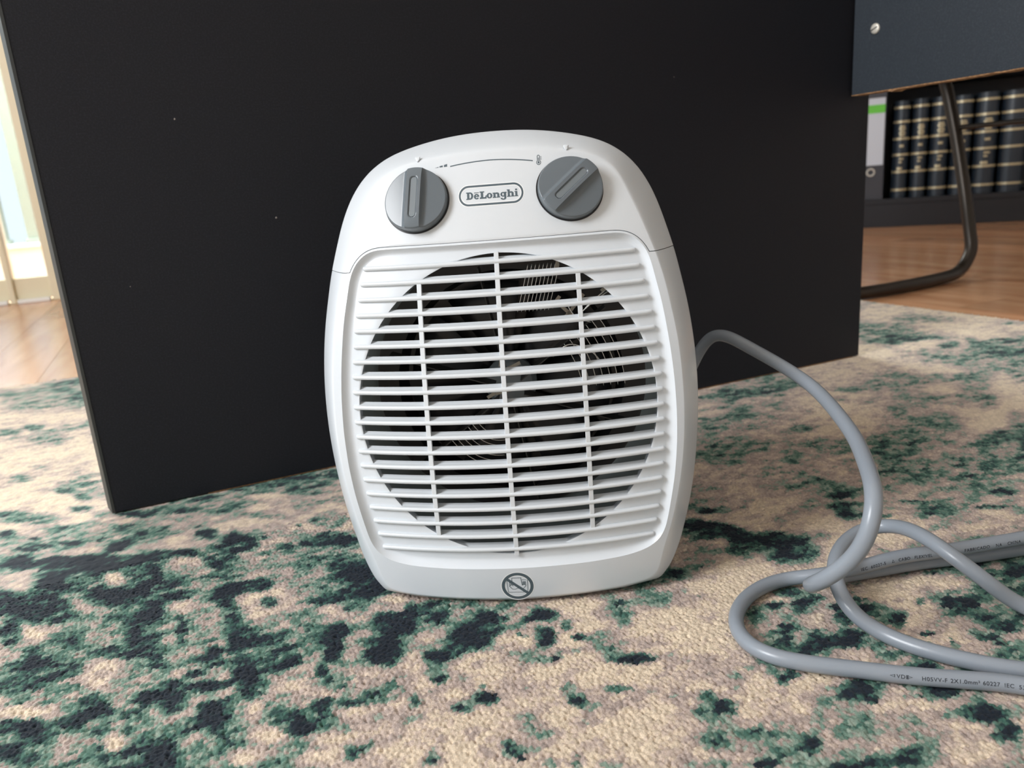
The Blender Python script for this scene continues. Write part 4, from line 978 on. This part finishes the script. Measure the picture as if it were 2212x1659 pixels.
k_ = Ink(-1.1, 255.2, 0, .10)
X0 = -15.2; Z0 = -2.15; sl = .62
def g_D(x):
    k_.rect(x, x+2.6, Z0, Z0+sl); k_.rect(x, x+2.6, Z0+4.3-sl, Z0+4.3); k_.rect(x+.55, x+1.95, Z0, Z0+4.3)
    k_.ering(x+2.3, Z0+2.15, 2.0, 2.15, .75, 1.35, -90, 90); k_.rect(x+1.9, x+2.35, Z0, Z0+.8); k_.rect(x+1.9, x+2.35, Z0+3.5, Z0+4.3)
def g_e(x):
    k_.ering(x+1.6, Z0+1.5, 1.65, 1.6, .5, .95, 20, 325); k_.rect(x+.9, x+3.2, Z0+1.32, Z0+1.85); k_.ering(x+1.6, Z0+1.5, 1.65, 1.6, .6, .95, 0, 25)
    k_.rect(x+.1, x+3.1, Z0+3.55, Z0+3.95)
def g_L(x):
    k_.rect(x, x+2.8, Z0+4.3-sl, Z0+4.3); k_.rect(x+.65, x+2.1, Z0, Z0+4.3); k_.rect(x, x+4.1, Z0, Z0+.85); k_.poly([(x+3.3, Z0+.8), (x+4.1, Z0+.8), (x+4.1, Z0+1.9), (x+3.7, Z0+1.9)])
def g_o(x): k_.ering(x+1.7, Z0+1.5, 1.75, 1.6, .55, .95)
def g_n(x, tall=3.05):
    k_.rect(x, x+2.15, Z0, Z0+.55); k_.rect(x, x+1.0, Z0+tall-.55, Z0+tall); k_.rect(x+.45, x+1.75, Z0, Z0+tall)
    k_.rect(x+2.35, x+4.5, Z0, Z0+.55); k_.rect(x+2.75, x+4.05, Z0, Z0+2.1)
    k_.ering(x+2.6, Z0+1.9, 1.45, 1.2, .15, .45, 0, 150)
def g_g(x):
    k_.ering(x+1.6, Z0+1.7, 1.6, 1.4, .5, .8); k_.rect(x+2.3, x+3.5, Z0-.4, Z0+3.05); k_.rect(x+2.3, x+3.9, Z0+2.5, Z0+3.05)
    k_.ering(x+1.75, Z0-.35, 1.75, 1.15, .6, .5, 180, 360)
g_D(X0); g_e(X0+4.75); g_L(X0+8.3); g_o(X0+12.55); g_n(X0+16.2); g_g(X0+20.9); g_n(X0+24.9, 4.3)
k_.rect(X0+29.55, X0+31.6, Z0, Z0+.55); k_.rect(X0+29.95, X0+31.2, Z0, Z0+3.05); k_.rect(X0+29.55, X0+30.4, Z0+2.5, Z0+3.05); k_.rect(X0+29.95, X0+31.2, Z0+3.5, Z0+4.4)
k_.build('logo_lettering', M_print)
# scale marks: three growing blocks, a long arc and a thermometer
k_ = Ink(0, 0, 0, .08)
arc_pts = [(x, 275.6 - .0030 * x * x + (.0 if x < 0 else -.02 * x)) for x in np.linspace(-25.6, 25.4, 26)]
k_.stroke(arc_pts, .62)
k_.poly([(-35.4, 273.35), (-33.0, 273.5), (-33.0, 273.95)]); k_.poly([(-32.3, 273.5), (-30.3, 273.6), (-30.3, 274.7), (-32.3, 274.25)]); k_.poly([(-29.5, 273.6), (-27.5, 273.7), (-27.5, 275.3), (-29.5, 274.8)])
tx, tz = 28.9, 273.2
k_.ering(tx, tz - 1.35, 1.45, 1.45, 1.05, 1.05, 118, 422); k_.ering(tx, tz - 1.35, .62, .62, .0, .0)
k_.stroke([(tx - .68, tz - .1), (tx - .68, tz + 2.3)], .4); k_.stroke([(tx + .68, tz - .1), (tx + .68, tz + 2.3)], .4); k_.ering(tx, tz + 2.3, .88, .88, .48, .48, 0, 180)
k_.stroke([(tx, tz - 1.2), (tx, tz + 1.5)], .4)
for q in (0.4, 1.2, 2.0): k_.stroke([(tx + 1.1, tz + q), (tx + 1.9, tz + q + .05)], .28)
k_.build('dial_scale_print', M_print)
# do-not-cover mark
k_ = Ink(-1.2, 13.9, 0, .05); k_.ering(0, 0, 10.8, 10.8, 10.0, 10.0, n=64); k_.ering(0, 0, 8.2, 8.2, 7.6, 7.6, n=64); k_.build('warning_halo', M_halo)
k_ = Ink(-1.2, 13.9, 0, .11); k_.ering(0, 0, 10.1, 10.1, 8.1, 8.1, n=64)
k_.stroke([(-6.6, 5.6), (6.4, -5.8)], 1.9); k_.build('warning_ring', M_print)
k_ = Ink(-1.2, 13.9, 0, .08)
k_.stroke([(-6.6, 4.2), (-6.2, -4.6), (6.2, -4.9), (6.6, 4.4), (3.0, 4.6)], .42)
k_.stroke([(-3.3, 3.4), (-3.3, 6.2), (2.4, 6.2), (3.0, .4)], .5)
k_.stroke([(-5.3, .6), (-5.0, -.2), (-3.4, -2.2), (-1.6, -2.4), (-.4, -1.6), (1.6, -2.0), (3.8, -1.8), (5.2, .0), (5.4, .8)], .36)
k_.stroke([(-5.2, .2), (-3.6, 1.3), (-2.8, .2)], .5); k_.stroke([(3.1, .5), (3.9, 1.2), (5.2, .7)], .5)
for q in (0, .7, 1.4, 2.1): k_.rect(-5.4, -2.9, .9 + q, 1.3 + q); k_.rect(3.3, 5.4, 1.3 + q * .8, 1.7 + q * .8)
k_.build('warning_pictogram', M_print)
# raised index marks above the dials
for bx in (-46.2, 46.3):
    V = []; n = 16
    outl = [(-1.7, 1.6), (-.9, 1.85), (0, 1.9), (.9, 1.85), (1.7, 1.6), (1.55, .4), (1.0, -.8), (.4, -1.5), (0, -1.7), (-.4, -1.5), (-1.0, -.8), (-1.55, .4)]
    V = [onf(bx + x, 279.4 + z, .0) for x, z in outl] + [onf(bx + x * .75, 279.4 + z * .7, .75) for x, z in outl] + [onf(bx, 279.6, .95)]
    q = len(outl); F = [(k, (k+1)%q, q+(k+1)%q, q+k) for k in range(q)] + [(q+k, q+(k+1)%q, 2*q) for k in range(q)]
    obj('index_mark', V, F, M_white, ht, smooth=True, sharp=50)

# ------------------------------------------------------------------ power cable
CA = [[0.06,.585,.045],[0.095,.590,.060],[.118,.588,.074],[0.1333, 0.5807, 0.0893], [0.1421, 0.5852, 0.1065], [0.1481, 0.5835, 0.1197], [0.153, 0.5781, 0.1308], [0.1578, 0.5677, 0.1383], [0.1644, 0.5542, 0.1383], [0.1723, 0.5386, 0.1338], [0.1922, 0.5116, 0.1214], [0.2005, 0.4784, 0.1133], [0.1959, 0.4195, 0.1054], [0.1871, 0.3821, 0.1006], [0.1788, 0.3551, 0.0964], [0.1746, 0.3458, 0.0883], [0.1709, 0.3445, 0.0753], [0.1661, 0.3491, 0.0615], [0.1589, 0.3538, 0.0517], [0.1536, 0.3591, 0.0446], [0.1533, 0.3678, 0.0381], [0.1592, 0.3821, 0.0295], [0.1711, 0.4002, 0.0197], [0.1897, 0.4222, 0.0092], [0.2093, 0.4329, 0.0046], [0.2236, 0.4349, 0.0046], [0.2385, 0.4379, 0.0046], [0.2578, 0.4404, 0.0046], [0.2884, 0.4423, 0.0046], [0.3233, 0.4468, 0.0046]]
L1 = [[.38,.452,.0046],[.43,.435,.0046],[.445,.40,.0046],[.41,.362,.0046],[.345,.345,.0046],[.302,.356,.0050]]
CC = [[0.2745, 0.3732, 0.0112], [0.2527, 0.3757, 0.0289], [0.2408, 0.3916, 0.0383], [0.2364, 0.4097, 0.0403], [0.2338, 0.4256, 0.038], [0.2297, 0.4399, 0.0332], [0.2162, 0.4413, 0.0308], [0.2005, 0.4306, 0.0293], [0.1885, 0.4167, 0.0277], [0.1821, 0.4056, 0.0246], [0.179, 0.3945, 0.0219], [0.1784, 0.3829, 0.0168], [0.1823, 0.3742, 0.0114], [0.1928, 0.3695, 0.0046], [0.2025, 0.3556, 0.0046], [0.2206, 0.3413, 0.0046], [0.2442, 0.3286, 0.0046]]
L2 = [[.29,.318,.0046],[.34,.322,.0046],[.375,.302,.0046],[.345,.275,.0046],[.29,.290,.0046]]
CB = [[0.3173, 0.4396, 0.0165], [0.2832, 0.4353, 0.0157], [0.2589, 0.434, 0.0146], [0.234, 0.431, 0.0151], [0.2123, 0.4264, 0.0133], [0.1937, 0.4248, 0.0112], [0.1763, 0.4228, 0.0113], [0.1691, 0.4339, 0.0046], [0.1545, 0.4303, 0.0046], [0.1395, 0.4213, 0.0046], [0.1268, 0.4075, 0.0046], [0.119, 0.392, 0.0046], [0.1169, 0.3772, 0.0046], [0.1195, 0.3657, 0.0046], [0.1262, 0.3563, 0.0046], [0.1374, 0.3496, 0.0046], [0.1546, 0.343, 0.0046], [0.1681, 0.3386, 0.0046], [0.1895, 0.3309, 0.0046], [0.2165, 0.3239, 0.0046], [0.237, 0.3178, 0.0046]]
CB[6] = [.1763, .4262, .0090]
L3 = [[.352,.447,.0150],[.40,.466,.010],[.48,.52,.0040],[.56,.60,.0046]]
def lowpass(P, n):
    P = P.copy()
    for _ in range(n):
        Q = P.copy(); Q[1:-1] = (P[:-2] + 2 * P[1:-1] + P[2:]) / 4; P = Q
    return P
raw = CA + L1 + CC + L2 + CB[::-1] + L3
path, _s = spline(raw, .0016)
path = lowpass(path, 60)
CR = .0044
cb = obj('power_cable', *tube(path, CR, 20), M_cable, None, smooth=True)
tag(cb, 'thick grey power cable rising behind the heater, loosely knotted on the rug', 'cable')
def nearest(p): return int(np.argmin(np.linalg.norm(path - np.array(p), axis=1)))
# strain relief and plug (out of frame)
P_, _ = spline([(.030,.581,.040),(.045,.583,.042),(.062,.585,.046)], .004)
obj('strain_relief', *tube(P_, .0058, 16), M_cable, cb, smooth=True, sharp=50)
b = MB(); b.box(-.018, .018, -.0, .036, -.0005, .018); 
pl = b.build('plug', M_cable, cb, bevel=.004); pl.location = (.556, .597, .0); pl.rotation_euler = (0, 0, -.78)
b = MB(); b.box(-.011, -.0065, .036, .055, .0065, .011); b.box(.0065, .011, .036, .055, .0065, .011)
pn = b.build('plug_pins', M_screw, pl, bevel=.001)

seglen = np.r_[0, np.cumsum(np.linalg.norm(np.diff(path, axis=0), axis=1))]
def cable_text(txt, p_start, direction, size, face, a0, name):
    """lettering wrapped on the cable; face = outward side, a0 = roll (rad) of the baseline below it"""
    cu = bpy.data.curves.new('t', 'FONT'); cu.body = txt; cu.size = size; cu.space_character = 1.12; cu.offset = size * .012
    to = bpy.data.objects.new('t', cu); COL.objects.link(to)
    dg = bpy.context.evaluated_depsgraph_get(); dg.update()
    me = bpy.data.meshes.new_from_object(to.evaluated_get(dg))
    V = [tuple(v.co) for v in me.vertices]; F = [tuple(p.vertices) for p in me.polygons]
    bpy.data.objects.remove(to); bpy.data.meshes.remove(me); bpy.data.curves.remove(cu)
    s0 = seglen[nearest(p_start)]; face = np.array(face, float); out = []
    wid = 1.04
    for (gx, gy, _z) in V:
        s_ = s0 + direction * gx * wid
        p = np.array([np.interp(s_, seglen, path[:, k]) for k in range(3)])
        q = np.array([np.interp(s_ + .002, seglen, path[:, k]) for k in range(3)]); q2 = np.array([np.interp(s_ - .002, seglen, path[:, k]) for k in range(3)])
        T = (q - q2) * direction; T /= np.linalg.norm(T)
        n = face - T * (face @ T); n /= np.linalg.norm(n)
        up = np.cross(n, T)                # text up
        a = gy / CR + a0
        out.append(p + (CR + .00007) * (math.cos(a) * n + math.sin(a) * up))
    return obj(name, out, F, M_ink, cb)

def tri(p_start, direction, size, face, a0, flip):
    """small outlined wedge mark, pointing left (flip=1) or right (-1) or up (0)"""
    s0 = seglen[nearest(p_start)]; face = np.array(face, float)
    if flip == 0: O_ = [(0, 0), (size, 0), (size / 2, size)]
    elif flip == 1: O_ = [(0, size * .35), (size * 1.2, 0), (size * 1.2, size * .7)]
    else: O_ = [(size * 1.2, size * .35), (0, size * .7), (0, 0)]
    c = np.mean(O_, 0); I_ = [tuple(c + (np.array(p) - c) * .62) for p in O_]
    out = []
    for gx, gy in O_ + I_:
        s_ = s0 + direction * gx
        p = np.array([np.interp(s_, seglen, path[:, k]) for k in range(3)])
        q = np.array([np.interp(s_ + .002, seglen, path[:, k]) for k in range(3)]); q2 = np.array([np.interp(s_ - .002, seglen, path[:, k]) for k in range(3)])
        T = (q - q2) * direction; T /= np.linalg.norm(T)
        n = face - T * (face @ T); n /= np.linalg.norm(n); up = np.cross(n, T); a = gy / CR + a0
        out.append(p + (CR + .00007) * (math.cos(a) * n + math.sin(a) * up))
    obj('cable_print', out, [(k, (k+1)%3, 3+(k+1)%3, 3+k) for k in range(3)], M_ink, cb)
B2 = [[0.1805, 0.3332, 0.0035], [0.1825, 0.3325, 0.0035], [0.1883, 0.3314, 0.0035], [0.1931, 0.3301, 0.0035], [0.2065, 0.3266, 0.0035], [0.2197, 0.3235, 0.0035], [0.2294, 0.3208, 0.0035], [0.2359, 0.3193, 0.0035]]
f2 = (-.42, -.71, .56); a2 = -.42; sz = .0027
tri(B2[0], -1, .0021, f2, a2 + .06, 1)
for p_, t_ in ((B2[1], 'VDE'), (B2[3], 'H05VV-F'), (B2[4], '2X1.0mm\u00b2'), (B2[5], '60227'), (B2[6], 'IEC'), (B2[7], '53')):
    cable_text(t_, p_, -1, sz, f2, a2, 'cable_print')
tri(B2[2], -1, .0021, f2, a2 + .06, -1)
B1 = [[0.2059, 0.4216, 0.0145], [0.2123, 0.4241, 0.0145], [0.2264, 0.429, 0.0145], [0.2315, 0.4306, 0.0145], [0.2417, 0.4321, 0.0145], [0.2585, 0.4343, 0.0145], [0.2753, 0.4359, 0.0145], [0.2964, 0.4387, 0.0145], [0.3038, 0.4401, 0.0145], [0.3172, 0.4424, 0.0145], [0.3207, 0.4431, 0.0145]]
f1 = (-.44, -.78, .45); a1 = -.62
for p_, t_ in ((B1[0], 'IEC'), (B1[1], '60227-5'), (B1[3], 'CABO'), (B1[4], 'FLEXIVEL'), (B1[5], 'C'), (B1[6], 'FABRICADO'), (B1[7], 'NA'), (B1[8], 'CHINA'), (B1[10], 'K')):
    cable_text(t_, p_, 1, sz, f1, a1, 'cable_print')
tri(B1[2], 1, .0021, f1, a1, 0)
